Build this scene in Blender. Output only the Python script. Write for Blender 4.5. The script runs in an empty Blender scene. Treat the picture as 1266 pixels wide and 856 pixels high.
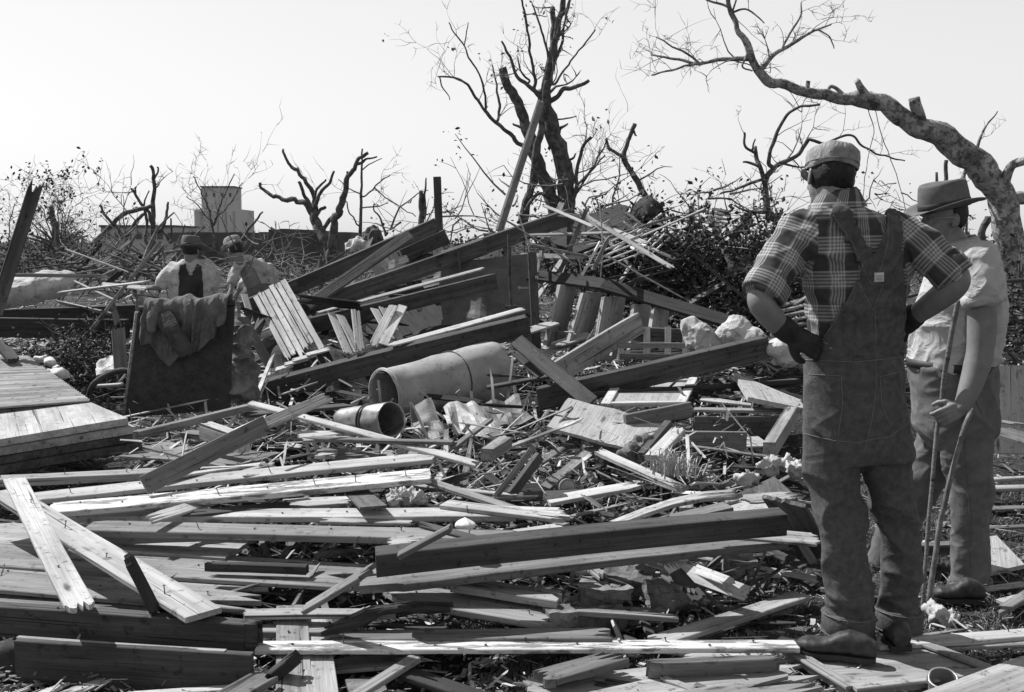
import bpy, bmesh, math, random
import numpy as np
from mathutils import Vector, Matrix, noise, bvhtree
R = math.radians
random.seed(7)
scene = bpy.context.scene
col = scene.collection

# ---------------------------------------------------------------- camera
F = 1350.0; CX, CY = 633.0, 428.0; HC = 1.5
PITCH = math.atan((CY - 300.0) / F)
cam_d = bpy.data.cameras.new('camera'); cam = bpy.data.objects.new('camera', cam_d); col.objects.link(cam)
cam.location = (0, 0, HC); cam.rotation_euler = (math.pi / 2 - PITCH, 0, 0)
cam_d.sensor_width = 36; cam_d.lens = F / 1266 * 36; cam_d.clip_end = 3000
cam_d.clip_start = 0.05
scene.camera = cam
scene.render.resolution_x = 1024; scene.render.resolution_y = 692

# ---------------------------------------------------------------- world, sun, exposure
SUN_EL = R(50); SX, SY = -0.84, 0.54            # horizontal direction towards the sun
world = bpy.data.worlds.new('World'); scene.world = world; world.use_nodes = True
wn = world.node_tree; wn.nodes.clear()
sky = wn.nodes.new('ShaderNodeTexSky'); sky.sky_type = 'NISHITA'; sky.sun_disc = False
sky.sun_elevation = SUN_EL; sky.sun_rotation = math.atan2(SX, SY); sky.dust_density = 1.0; sky.air_density = 1.0
sep = wn.nodes.new('ShaderNodeSeparateColor'); wn.links.new(sky.outputs[0], sep.inputs[0])
m1 = wn.nodes.new('ShaderNodeMath'); m1.operation = 'MULTIPLY'; m1.inputs[1].default_value = 0.55
m2 = wn.nodes.new('ShaderNodeMath'); m2.operation = 'MULTIPLY_ADD'; m2.inputs[1].default_value = 0.45
wn.links.new(sep.outputs[2], m1.inputs[0]); wn.links.new(sep.outputs[1], m2.inputs[0]); wn.links.new(m1.outputs[0], m2.inputs[2])
bg = wn.nodes.new('ShaderNodeBackground'); bg.inputs[1].default_value = 0.112
wo = wn.nodes.new('ShaderNodeOutputWorld')
tcw = wn.nodes.new('ShaderNodeTexCoord'); sxw = wn.nodes.new('ShaderNodeSeparateXYZ'); wn.links.new(tcw.outputs['Generated'], sxw.inputs[0])
mr = wn.nodes.new('ShaderNodeMapRange'); mr.interpolation_type = 'SMOOTHSTEP'      # haze: the sky is brightest low down
mr.inputs[1].default_value = 0.26; mr.inputs[2].default_value = 0.62; mr.inputs[3].default_value = 1.0; mr.inputs[4].default_value = 0.42
wn.links.new(sxw.outputs[2], mr.inputs[0]); mh = wn.nodes.new('ShaderNodeMath'); mh.operation = 'MULTIPLY'
hz = wn.nodes.new('ShaderNodeMath'); hz.operation = 'MULTIPLY_ADD'; hz.inputs[1].default_value = 0.4; hz.inputs[2].default_value = 3.3      # even haze veil
wn.links.new(m2.outputs[0], hz.inputs[0]); wn.links.new(hz.outputs[0], mh.inputs[0]); wn.links.new(mr.outputs[0], mh.inputs[1])
wn.links.new(mh.outputs[0], bg.inputs[0]); wn.links.new(bg.outputs[0], wo.inputs[0])
sl = bpy.data.lights.new('sun', 'SUN'); sl.energy = 5.0; sl.angle = R(0.53); sl.color = (1, 1, 1)
so = bpy.data.objects.new('sun', sl); col.objects.link(so)
sd = Vector((SX * math.cos(SUN_EL), SY * math.cos(SUN_EL), math.sin(SUN_EL)))
so.rotation_euler = sd.to_track_quat('Z', 'Y').to_euler()
scene.view_settings.view_transform = 'Standard'; scene.view_settings.look = 'None'
scene.view_settings.gamma = 1; scene.view_settings.exposure = 0.5
scene.view_settings.use_curve_mapping = False

# ---------------------------------------------------------------- helpers
def P(px, py, v):
    """point seen at (px,py): v <= 3 is a height above the ground, v > 3 a distance from the camera"""
    d = Vector(((px - CX) / F, 1.0, (CY - py) / F))
    c, s = math.cos(PITCH), math.sin(PITCH)
    w = Vector((d.x, c * d.y + s * d.z, -s * d.y + c * d.z))
    k = v / w.y if v > 3 else (v - HC) / w.z
    return Vector((w.x * k, w.y * k, HC + w.z * k))
def proj(p):
    c, s = math.cos(PITCH), math.sin(PITCH)
    y, z = p[1], p[2] - HC
    f = c * y - s * z; u = s * y + c * z
    return CX + F * p[0] / f, CY - F * u / f

def tag(o, label=None, cat=None, group=None, kind=None):
    if label: o['label'] = label
    if cat: o['category'] = cat
    if group: o['group'] = group
    if kind: o['kind'] = kind
    return o
def empty(name, loc):
    o = bpy.data.objects.new(name, None); col.objects.link(o); o.location = loc; o.empty_display_size = 0.1
    return o
def wmat(o):
    return o.matrix_basis if o.parent is None else wmat(o.parent) @ o.matrix_parent_inverse @ o.matrix_basis
def link(name, me, mat, parent=None, smooth=False, matrix=None):
    o = bpy.data.objects.new(name, me); col.objects.link(o)
    if mat: me.materials.append(mat)
    if smooth: me.polygons.foreach_set('use_smooth', [True] * len(me.polygons))
    if matrix is not None: o.matrix_world = matrix
    if parent is not None:
        o.parent = parent
        o.matrix_parent_inverse = wmat(parent).inverted()
    return o
def build(name, bm, mat, parent=None, smooth=False, matrix=None):
    bmesh.ops.recalc_face_normals(bm, faces=bm.faces)
    me = bpy.data.meshes.new(name); bm.to_mesh(me); bm.free()
    return link(name, me, mat, parent, smooth, matrix)

# ---------------------------------------------------------------- materials (a black and white world: every colour is a grey)
MATS = {}
def nodes(name):
    m = bpy.data.materials.new(name); m.use_nodes = True
    nt = m.node_tree; b = nt.nodes['Principled BSDF']; MATS[name] = m
    return m, nt, b
def N(nt, t, **kw):
    n = nt.nodes.new(t)
    for k, v in kw.items():
        if isinstance(v, tuple) and k.startswith('i'): pass
        setattr(n, k, v)
    return n
def math_(nt, op, a, b=None, c=None, clamp=False):
    n = nt.nodes.new('ShaderNodeMath'); n.operation = op; n.use_clamp = clamp
    for i, v in enumerate((a, b, c)):
        if v is None: continue
        if isinstance(v, (int, float)): n.inputs[i].default_value = v
        else: nt.links.new(v, n.inputs[i])
    return n.outputs[0]
def ramp(nt, fac, stops):
    r = nt.nodes.new('ShaderNodeValToRGB'); e = r.color_ramp.elements
    while len(e) < len(stops): e.new(0.5)
    for el, (p, v) in zip(e, stops): el.position = p; el.color = (v, v, v, 1)
    nt.links.new(fac, r.inputs[0]); return r.outputs[0]
def noise_(nt, vec, scale, detail=4, rough=0.6, dist=0):
    n = nt.nodes.new('ShaderNodeTexNoise'); n.inputs['Scale'].default_value = scale
    n.inputs['Detail'].default_value = detail; n.inputs['Roughness'].default_value = rough; n.inputs['Distortion'].default_value = dist
    if vec is not None: nt.links.new(vec, n.inputs['Vector'])
    return n.outputs['Fac']
def mapping(nt, vec, scale):
    mp = nt.nodes.new('ShaderNodeMapping'); mp.inputs['Scale'].default_value = scale
    nt.links.new(vec, mp.inputs['Vector']); return mp.outputs[0]
def objvec(nt, rnd=True):
    tc = nt.nodes.new('ShaderNodeTexCoord')
    if not rnd: return tc.outputs['Object'], None
    oi = nt.nodes.new('ShaderNodeObjectInfo')
    k = math_(nt, 'MULTIPLY', oi.outputs['Random'], 57.0)
    va = nt.nodes.new('ShaderNodeVectorMath'); va.operation = 'ADD'
    nt.links.new(tc.outputs['Object'], va.inputs[0]); nt.links.new(k, va.inputs[1])
    return va.outputs[0], oi.outputs['Random']
def bump(nt, b, h, strength, dist=0.01):
    bp = nt.nodes.new('ShaderNodeBump'); bp.inputs['Strength'].default_value = strength; bp.inputs['Distance'].default_value = dist
    nt.links.new(h, bp.inputs['Height']); nt.links.new(bp.outputs[0], b.inputs['Normal'])
def wood(name, lo, hi, grain=0.5, stain=0.4, rough=0.85, paint=None, spread=0.25):
    m, nt, b = nodes(name); v, rnd = objvec(nt)
    g = noise_(nt, mapping(nt, v, (1.3, 34, 34)), 1.0, 6, 0.65, 0.6)
    g2 = noise_(nt, mapping(nt, v, (5, 150, 150)), 1.0, 3, 0.6)
    gg = math_(nt, 'ADD', math_(nt, 'MULTIPLY', g, 0.7), math_(nt, 'MULTIPLY', g2, 0.3))
    c = ramp(nt, gg, [(0.5 - 0.22 / max(grain, .1) * .5, lo), (0.5 + 0.22 / max(grain, .1) * .5, hi)])
    s = noise_(nt, mapping(nt, v, (1.2, 5, 5)), 1.6, 5, 0.6)
    sr = ramp(nt, s, [(0.3, 1 - stain), (0.62, 1.0)])
    c = math_(nt, 'MULTIPLY', c, sr)
    # knots
    vo = nt.nodes.new('ShaderNodeTexVoronoi'); vo.inputs['Scale'].default_value = 1.0
    nt.links.new(mapping(nt, v, (2.2, 9, 9)), vo.inputs['Vector'])
    c = math_(nt, 'MULTIPLY', c, ramp(nt, vo.outputs['Distance'], [(0.07, 0.35), (0.13, 1.0)]))
    # a few darker dirt splashes and cracks
    d = noise_(nt, mapping(nt, v, (3, 3, 3)), 7, 6, 0.75)
    c = math_(nt, 'MULTIPLY', c, ramp(nt, d, [(0.35, 0.4), (0.44, 1.0)]))
    cr = noise_(nt, mapping(nt, v, (0.8, 60, 60)), 1.0, 2, 0.5, 1.0)
    c = math_(nt, 'MULTIPLY', c, ramp(nt, cr, [(0.30, 0.2), (0.34, 1.0)]))
    if paint:
        pm = noise_(nt, mapping(nt, v, (2.5, 14, 14)), 2.0, 8, 0.72)
        pr = ramp(nt, pm, [(0.45, 0.0), (0.49, 1.0)])
        mx = nt.nodes.new('ShaderNodeMix'); mx.data_type = 'FLOAT'
        nt.links.new(pr, mx.inputs[0]); nt.links.new(c, mx.inputs[2])
        pc = math_(nt, 'MULTIPLY', ramp(nt, s, [(0.3, paint * .78), (0.6, paint)]), ramp(nt, d, [(0.32, 0.6), (0.42, 1.0)]))
        nt.links.new(pc, mx.inputs[3]); c = mx.outputs[0]
    c = math_(nt, 'MULTIPLY', c, math_(nt, 'MULTIPLY_ADD', rnd, spread * 2, 1 - spread))
    nt.links.new(c, b.inputs['Base Color']); b.inputs['Roughness'].default_value = rough
    b.inputs['Specular IOR Level'].default_value = 0.25
    bump(nt, b, math_(nt, 'ADD', gg, math_(nt, 'MULTIPLY', cr, 0.8)), 0.75, 0.006)
    return m
wood('wood_pale', 0.17, 0.44, 0.5, 0.5)
wood('wood_bright', 0.30, 0.60, 0.5, 0.42, spread=0.1)
wood('wood_grey', 0.08, 0.24, 0.5, 0.4)
wood('wood_dark', 0.02, 0.07, 0.5, 0.4)
wood('wood_beam', 0.035, 0.13, 0.5, 0.55, spread=.15)
wood('wood_painted', 0.14, 0.30, 0.5, 0.3, paint=0.60, spread=0.08)
wood('plywood', 0.30, 0.42, 0.8, 0.2, spread=0.1)
def plain(name, lo, hi, scale=8, rough=0.8, metal=0.0, bmp=0.2, bd=0.01, spec=0.3, rnd=False, spread=0.2, detail=5, speck=None, folds=None):
    m, nt, b = nodes(name); v, r = objvec(nt, rnd)
    n = noise_(nt, v, scale, detail, 0.65)
    c = ramp(nt, n, [(0.35, lo), (0.65, hi)])
    if speck:
        sp = noise_(nt, v, speck[0], 3, 0.7); c = math_(nt, 'MULTIPLY', c, ramp(nt, sp, [(speck[1], speck[2]), (speck[1] + .06, 1.0)]))
    if rnd: c = math_(nt, 'MULTIPLY', c, math_(nt, 'MULTIPLY_ADD', r, spread * 2, 1 - spread))
    nt.links.new(c, b.inputs['Base Color']); b.inputs['Roughness'].default_value = rough; b.inputs['Metallic'].default_value = metal
    b.inputs['Specular IOR Level'].default_value = spec
    if bmp:
        h = noise_(nt, v, scale * 3, 5, 0.7)
        if folds:
            r_ = noise_(nt, mapping(nt, v, (1, 1, folds[1])), folds[0], 3, .55, .8)
            r_ = math_(nt, 'POWER', math_(nt, 'SUBTRACT', 1.0, math_(nt, 'ABSOLUTE', math_(nt, 'MULTIPLY_ADD', r_, 4.0, -2.0))), 2.0)
            h = math_(nt, 'ADD', math_(nt, 'MULTIPLY', h, .25), math_(nt, 'MULTIPLY', r_, folds[2])); bd = .01
        bump(nt, b, h, bmp, bd)
    return m
plain('brick', 0.09, 0.26, 12, 0.95, bmp=0.7, rnd=True, speck=(40, .36, .5))
plain('plaster', 0.45, 0.7, 10, 0.9, bmp=0.6, rnd=True)
plain('white_cloth', 0.3, 0.44, 7, 0.9, bmp=0.6, folds=(12, .5, .7))
plain('sack_cloth', 0.3, 0.5, 5, 0.9, bmp=0.7, speck=(14, .36, .6), folds=(5, 1, 1.2))
plain('grey_cloth', 0.07, 0.2, 9, 0.95, bmp=0.6, bd=.006)
plain('jacket_cloth', 0.08, 0.14, 14, 0.95, bmp=0.6, folds=(12, .5, .8))
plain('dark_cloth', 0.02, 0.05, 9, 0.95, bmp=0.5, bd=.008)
plain('denim', 0.05, 0.085, 40, 0.95, bmp=0.9, speck=(160, .45, 1.3), folds=(6, 1.3, .22))
plain('denim_seam', 0.13, 0.19, 60, 0.95, bmp=0)
plain('trouser', 0.10, 0.14, 20, 0.9, bmp=0.6, folds=(5, 1.1, .4))
plain('polo_cloth', 0.36, 0.42, 20, 0.9, bmp=0.6, folds=(7, 1.2, .8))
plain('cap_cloth', 0.16, 0.32, 26, 0.95, bmp=0.8, folds=(16, .7, .5))
plain('felt', 0.09, 0.13, 30, 0.9, bmp=0.3, bd=.002)
plain('patch_cloth', 0.8, 0.88, 30, 0.9, bmp=0)
plain('hat_band', 0.02, 0.03, 30, 0.6, bmp=0)
plain('skin', 0.15, 0.2, 14, 0.5, bmp=0.3, bd=.002)
plain('hair', 0.01, 0.025, 60, 0.6, bmp=0.8, bd=.004)
plain('glove', 0.015, 0.03, 30, 0.7, bmp=0.4, bd=.003)
plain('leather', 0.018, 0.05, 30, 0.55, bmp=0.4, bd=.003)
plain('zinc', 0.25, 0.45, 6, 0.38, metal=0.55, bmp=0.25, bd=.01, speck=(14, .36, .6))
plain('enamel', 0.24, 0.36, 4, 0.5, bmp=0.25, speck=(30, .34, .6))
plain('sheet_metal', 0.09, 0.15, 5, 0.6, metal=0.2, bmp=0.3, speck=(60, .36, .6))
plain('rust', 0.03, 0.09, 14, 0.85, bmp=0.5)
plain('iron_white', 0.5, 0.7, 10, 0.5, bmp=0.1)
plain('bark', 0.04, 0.15, 16, 0.95, bmp=1.0, bd=.02)
plain('bark_pale', 0.16, 0.5, 6, 0.9, bmp=1.0, bd=.05, speck=(16, .44, .42))
plain('twig', 0.07, 0.2, 16, 0.95, bmp=0)
plain('leaf', 0.02, 0.09, 22, 0.75, bmp=0, spec=.2)
plain('leaf_dry', 0.10, 0.3, 22, 0.8, bmp=0)
plain('straw', 0.25, 0.5, 30, 0.8, bmp=0)
plain('grass', 0.06, 0.2, 6, 0.8, bmp=0)
plain('chips', 0.12, 0.6, 3, 0.9, bmp=0, detail=8)
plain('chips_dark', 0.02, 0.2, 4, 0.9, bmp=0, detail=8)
plain('fabric_board', 0.035, 0.06, 16, 0.95, bmp=0.5, bd=.004, speck=(50, .4, .75))
plain('concrete', 0.36, 0.46, .05, 0.9, bmp=0)
plain('far_white', 0.3, 0.4, .2, 0.9, bmp=0)
plain('far_dark', 0.05, 0.1, .5, 0.9, bmp=0)
plain('glass_dark', 0.02, 0.03, 3, 0.15, bmp=0, spec=.6)
M = MATS
# ground
m, nt, b = nodes('earth'); v, _ = objvec(nt, False)
a = noise_(nt, v, 2.2, 8, .7); c1 = ramp(nt, a, [(.35, .02), (.5, .05), (.68, .12)])
s_ = noise_(nt, v, 38, 4, .7); c2 = math_(nt, 'MULTIPLY', c1, ramp(nt, s_, [(.35, .5), (.5, 1.0), (.66, 2.2)]))
nt.links.new(c2, b.inputs['Base Color']); b.inputs['Roughness'].default_value = 1; b.inputs['Specular IOR Level'].default_value = .1
bump(nt, b, math_(nt, 'ADD', noise_(nt, v, 9, 8, .7), s_), .9, .05)

# ---------------------------------------------------------------- geometry helpers
def add_box(bm, c, sx, sy, sz, mat3=None, bev=0):
    vs = []
    for dz in (-1, 1):
        for dy in (-1, 1):
            for dx in (-1, 1):
                q = Vector((dx * sx / 2, dy * sy / 2, dz * sz / 2))
                if mat3: q = mat3 @ q
                vs.append(bm.verts.new(Vector(c) + q))
    for f in ((0, 1, 3, 2), (4, 6, 7, 5), (0, 4, 5, 1), (2, 3, 7, 6), (0, 2, 6, 4), (1, 5, 7, 3)):
        bm.faces.new([vs[i] for i in f])
    return vs
def frames(pts):
    n = len(pts); T = []
    for i in range(n):
        a = pts[max(0, i - 1)]; b_ = pts[min(n - 1, i + 1)]; T.append((b_ - a).normalized())
    up = Vector((0, 0, 1)) if abs(T[0].z) < .9 else Vector((1, 0, 0))
    u = (up - T[0] * up.dot(T[0])).normalized(); out = []
    for t in T:
        u = (u - t * u.dot(t));
        u = u.normalized() if u.length > 1e-6 else t.orthogonal().normalized()
        out.append((t, u, t.cross(u)))
    return out
def tube(bm, pts, radii, sides=8, cap=True, nz=0.0, seed=0, flat=1.0):
    fr = frames(pts); rings = []
    for i, (p, (t, u, w)) in enumerate(zip(pts, fr)):
        r = radii[i]; ring = []
        for k in range(sides):
            a = 2 * math.pi * k / sides
            rr = r
            if nz: rr *= 1 + nz * noise.noise(Vector((p.x * 7 + math.cos(a) * 1.3 + seed, p.y * 7 + math.sin(a) * 1.3, p.z * 7)))
            ring.append(bm.verts.new(p + u * rr * math.cos(a) * flat + w * rr * math.sin(a)))
        rings.append(ring)
    for a_, b_ in zip(rings, rings[1:]):
        for k in range(sides):
            bm.faces.new((a_[k], a_[(k + 1) % sides], b_[(k + 1) % sides], b_[k]))
    if cap:
        bm.faces.new(rings[0][::-1]); bm.faces.new(rings[-1])
    return rings
def smooth_path(pts, radii, sub=4, jit=0.0, seed=0):
    """Catmull-Rom through the points, with a little wander"""
    op, orr = [], []; n = len(pts)
    for i in range(n - 1):
        p0 = pts[max(0, i - 1)]; p1 = pts[i]; p2 = pts[i + 1]; p3 = pts[min(n - 1, i + 2)]
        for k in range(sub):
            t = k / sub
            q = 0.5 * ((2 * p1) + (p2 - p0) * t + (2 * p0 - 5 * p1 + 4 * p2 - p3) * t * t + (3 * p1 - p0 - 3 * p2 + p3) * t ** 3)
            if jit and (i or k):
                q = q + jit * Vector((noise.noise(q * 9 + Vector((seed, 0, 0))), noise.noise(q * 9 + Vector((0, seed + 5, 0))), noise.noise(q * 9 + Vector((0, 0, seed + 9)))))
            op.append(q); orr.append(radii[i] * (1 - t) + radii[i + 1] * t)
    op.append(pts[-1]); orr.append(radii[-1]); return op, orr
def basis(p1, p2, roll=0):
    x = (p2 - p1).normalized(); z = Vector((0, 0, 1)) - x * x.z
    z = z.normalized() if z.length > 1e-4 else Vector((0, -1, 0))
    y = z.cross(x)
    rm = Matrix.Rotation(roll, 3, x); y = rm @ y; z = rm @ z
    m_ = Matrix.Identity(4)
    for i in range(3): m_[i][0] = x[i]; m_[i][1] = y[i]; m_[i][2] = z[i]
    return m_
def board_bm(L, w, t, jag=(0, 0), warp=0.0, twist=0.0, seed=0, cols=3, w2=None):
    rnd = random.Random(seed); bm = bmesh.new(); c = min(0.003, t * .2, w * .2)
    jagged = jag[0] or jag[1]; m_ = 9 if jagged else cols; n = max(3, int(L / 0.15)) + 1
    w2 = w2 or w
    j0 = [0.0] * (m_ + 1); j1 = [0.0] * (m_ + 1)
    a0 = 0; a1 = 0
    for j in range(m_ + 1):
        if jag[0]: a0 = jag[0] * rnd.random() ** 1.6; j0[j] = a0
        if jag[1]: a1 = jag[1] * rnd.random() ** 1.6; j1[j] = a1
    sk0 = rnd.uniform(-.3, .3) * w * .25; sk1 = rnd.uniform(-.3, .3) * w * .25
    ph = rnd.uniform(0, 6.28); rings = []
    for i in range(n):
        s = i / (n - 1); zz = warp * math.sin(math.pi * s) + 0.15 * warp * math.sin(5 * s + ph)
        tw = twist * (s - .5); ww = w * (1 - s) + w2 * s; ring = []
        us = [(-.5 + j / m_) for j in range(m_ + 1)]
        pts = [(u * (ww - 2 * c), 0.0, j) for j, u in enumerate(us)] + [(ww / 2, -c, m_), (ww / 2, -t + c, m_)] + \
              [(u * (ww - 2 * c), -t, m_ - j) for j, u in enumerate([-q for q in us])] + [(-ww / 2, -t + c, 0), (-ww / 2, -c, 0)]
        for (yy, z_, j) in pts:
            x0 = -L / 2 + j0[j] + sk0 * (yy / ww); x1 = L / 2 - j1[j] + sk1 * (yy / ww)
            x = x0 * (1 - s) + x1 * s
            e = 0.0015 * noise.noise(Vector((x * 6, yy * 20 + seed, z_ * 20)))
            y2 = yy * math.cos(tw) - z_ * math.sin(tw); z2 = yy * math.sin(tw) + z_ * math.cos(tw)
            ring.append(bm.verts.new((x, y2 + e, z2 + zz + e)))
        rings.append(ring)
    k = len(rings[0])
    for a, b_ in zip(rings, rings[1:]):
        for q in range(k): bm.faces.new((a[q], a[(q + 1) % k], b_[(q + 1) % k], b_[q]))
    for rg in (rings[0], rings[-1]):
        top = rg[:m_ + 1]; bot = rg[m_ + 3:2 * m_ + 4][::-1]; sr = rg[m_ + 1:m_ + 3]; sl_ = rg[2 * m_ + 4:]
        for j in range(m_): bm.faces.new((top[j], top[j + 1], bot[j + 1], bot[j]))
        bm.faces.new((top[m_], sr[0], sr[1], bot[m_])); bm.faces.new((top[0], bot[0], sl_[0], sl_[1]))
    return bm
BN = 0
def board(label, a, b_, w, t, roll=0, mat='wood_grey', jag=(0, 0), warp=0.0, name='board', cat='board', group=None, nails=0, parent=None, w2=None, twist=0.0, off=0.0, spec=None):
    """a, b_ = (px, py, z or distance) of the two ends of the middle of the top face"""
    global BN; BN += 1
    if t <= .065 and w > t * 1.3: t *= .62
    def end(e):
        if len(e) != 3: return Vector(e[:3])
        p = P(*e)
        if e[2] <= .16:                                     # keep low boards on top of the uneven ground
            for _ in range(3):
                need = gh(p.x, p.y) + t + .006
                if p.z < need: p = P(e[0], e[1], need)
        return p
    p1, p2 = end(a), end(b_)
    if jag == (0, 0) and not parent and mat.startswith('wood') and w > .03:
        rj = random.Random(BN * 7)
        if rj.random() < .6: jag = (rj.uniform(0, .05), rj.uniform(0, .07))
    mt = basis(p1, p2, R(roll)); mid = (p1 + p2) / 2; L = (p2 - p1).length
    mt.translation = mid
    if off: mt.translation = mid + (mt.to_3x3() @ Vector((0, 0, off)))
    if not warp and not parent: warp = random.Random(BN).uniform(-.004, .004) * L
    bm = board_bm(L, w, t, jag, warp, twist or random.Random(BN * 3).uniform(-.04, .04), BN, w2=w2)
    o = build(name, bm, M[mat], parent, False, mt)
    if not parent: tag(o, label, cat, group)
    rn = random.Random(BN)
    for k in range(nails):
        nb = bmesh.new(); x = (-.5 + (k + .5) / nails) * L * .96 + rn.uniform(-.03, .03); yy = rn.uniform(-.25, .25) * w
        tl = rn.uniform(.0, .5); h = rn.choice((.003, .004, .004, .014, .03))
        q = Vector((math.cos(tl * 9) * tl, math.sin(tl * 7) * tl, 1)).normalized() * h
        zz = warp * math.sin(math.pi * (x / L + .5))
        tube(nb, [Vector((x, yy, zz - .004)), Vector((x, yy, zz)) + q], [.0022, .0018], 6)
        tube(nb, [Vector((x, yy, zz)) + q, Vector((x, yy, zz)) + q * (1 + .0025 / h)], [.005, .005], 8)
        no = build('nail', nb, M['rust'])
        no.parent = o
    return o
def sheet(label, name, cat, quad, t, mat, parent=None, warp=0.0, n=10, group=None, seed=0, holes=None):
    """panel through four corners (3D), thickness t away from the normal side, ripples of size warp"""
    a, b_, c, d = quad; bm = bmesh.new(); g = []; nrm = (b_ - a).cross(d - a).normalized()
    cen = (a + b_ + c + d) / 4
    mt = Matrix.Identity(4); x = (b_ - a).normalized(); y = nrm.cross(x)
    for i in range(3): mt[i][0] = x[i]; mt[i][1] = y[i]; mt[i][2] = nrm[i]
    mt.translation = cen; inv = mt.inverted()
    for i in range(n + 1):
        row = []
        for j in range(n + 1):
            u, v = i / n, j / n
            p = a * (1 - u) * (1 - v) + b_ * u * (1 - v) + c * u * v + d * (1 - u) * v
            p = p + nrm * warp * noise.noise(Vector((u * 3 + seed, v * 3, seed * 1.7)))
            row.append(bm.verts.new(inv @ p))
        g.append(row)
    fs = [bm.faces.new((g[i][j], g[i + 1][j], g[i + 1][j + 1], g[i][j + 1])) for i in range(n) for j in range(n)]
    r = bmesh.ops.extrude_face_region(bm, geom=fs)
    for v in r['geom']:
        if isinstance(v, bmesh.types.BMVert): v.co.z -= t
    o = build(name, bm, M[mat], parent, False, mt)
    if not parent: tag(o, label, cat, group)
    return o
def temp_eval(bm, mods):
    me = bpy.data.meshes.new('tmp'); bmesh.ops.recalc_face_normals(bm, faces=bm.faces); bm.to_mesh(me); bm.free()
    o = bpy.data.objects.new('tmp', me); col.objects.link(o)
    for typ, kw in mods:
        md = o.modifiers.new(typ, typ)
        for k, v in kw.items(): setattr(md, k, v)
    dg = bpy.context.evaluated_depsgraph_get(); dg.update()
    e = o.evaluated_get(dg); r = bpy.data.meshes.new_from_object(e)
    bpy.data.objects.remove(o); bpy.data.meshes.remove(me); return r
def fuse(bm, voxel, smooth=3, disp=None):
    me = temp_eval(bm, [('REMESH', dict(mode='VOXEL', voxel_size=voxel)), ('SMOOTH', dict(factor=0.5, iterations=smooth))])
    if disp:
        vs = [v.co.copy() for v in me.vertices]; ns = [v.normal.copy() for v in me.vertices]
        for v, p, n_ in zip(me.vertices, vs, ns): v.co = p + n_ * disp(p, n_)
        me.update()
    return me
def ball(bm, c, r, mat3=None, seg=20):
    c = Vector(c); rr = (r, r, r) if isinstance(r, (int, float)) else r
    g = bmesh.ops.create_uvsphere(bm, u_segments=seg, v_segments=seg // 2 + 2, radius=1)
    for v in g['verts']:
        q = Vector((v.co.x * rr[0], v.co.y * rr[1], v.co.z * rr[2]))
        if mat3: q = mat3 @ q
        v.co = c + q
def chain(bm, pts, radii, sides=16):
    for p, r in zip(pts, radii): ball(bm, p, r * .995, seg=sides)
    for i in range(len(pts) - 1):
        tube(bm, [pts[i], pts[i + 1]], [radii[i], radii[i + 1]], sides)
def loft(bm, rings, sides=32, pw=1.0):
    """rings of (centre, U, V)"""
    rr = []
    for (c, U, V) in rings:
        rg = []
        for k in range(sides):
            a = 2 * math.pi * k / sides; ca, sa = math.cos(a), math.sin(a)
            ca = math.copysign(abs(ca) ** pw, ca); sa = math.copysign(abs(sa) ** pw, sa)
            rg.append(bm.verts.new(c + U * ca + V * sa))
        rr.append(rg)
    for a_, b_ in zip(rr, rr[1:]):
        for k in range(sides): bm.faces.new((a_[k], a_[(k + 1) % sides], b_[(k + 1) % sides], b_[k]))
    bm.faces.new(rr[0][::-1]); bm.faces.new(rr[-1]); return rr
def crease(p, f=6, an=(1, 1, 1.6), seed=0, pw=3, shear=.6):
    q = Vector((p.x * an[0], p.y * an[1], p.z * an[2] + p.x * shear)) * f + Vector((seed, seed * .7, 0)); q = q + .35 * Vector((noise.noise(q * .8), noise.noise(q * .8 + Vector((9, 0, 0))), 0))
    return max(0.0, 1 - 2.2 * abs(noise.noise(q))) ** pw
def fbm(p, o=3): return noise.fractal(p, 1.0, 2.0, o)

# ---------------------------------------------------------------- the ground: one sheet out to the horizon, with a low mound under the wreckage
def sstep(a, b_, x):
    t = max(0, min(1, (x - a) / (b_ - a))); return t * t * (3 - 2 * t)
def gh(x, y):
    u = x / max(y, .5)          # 0 = middle of the view
    side = 1 - sstep(0.18, .42, u)
    z = 0.12 * sstep(4.6, 6.2, y) * side + 0.25 * sstep(6.5, 9, y) * (1 - sstep(13, 19, y))
    k = 1 - sstep(30, 60, y)
    z += k * (0.045 * noise.noise(Vector((x * .9, y * .9, 0))) + 0.02 * noise.noise(Vector((x * 4, y * 4, 3))) + .008 * noise.noise(Vector((x * 15, y * 15, 3))))
    return z
def axis(near, step, far, grow=1.18):
    v = [0.0]; s = step
    while v[-1] < far:
        if v[-1] > near: s *= grow
        v.append(v[-1] + s)
    return v
bm = bmesh.new()
xa = axis(4.2, .055, 1800, 1.16); xs = [-q for q in xa[::-1]][:-1] + xa
ya = axis(10, .055, 2500, 1.12); ys = [2.0 + q for q in ya]; ys = [-60, -20, -6, 0, 1] + ys
gv = [[bm.verts.new((x, y, gh(x, y))) for x in xs] for y in ys]
for i in range(len(ys) - 1):
    for j in range(len(xs) - 1): bm.faces.new((gv[i][j], gv[i][j + 1], gv[i + 1][j + 1], gv[i + 1][j]))
tag(build('ground', bm, M['earth'], None, True), kind='structure')

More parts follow.
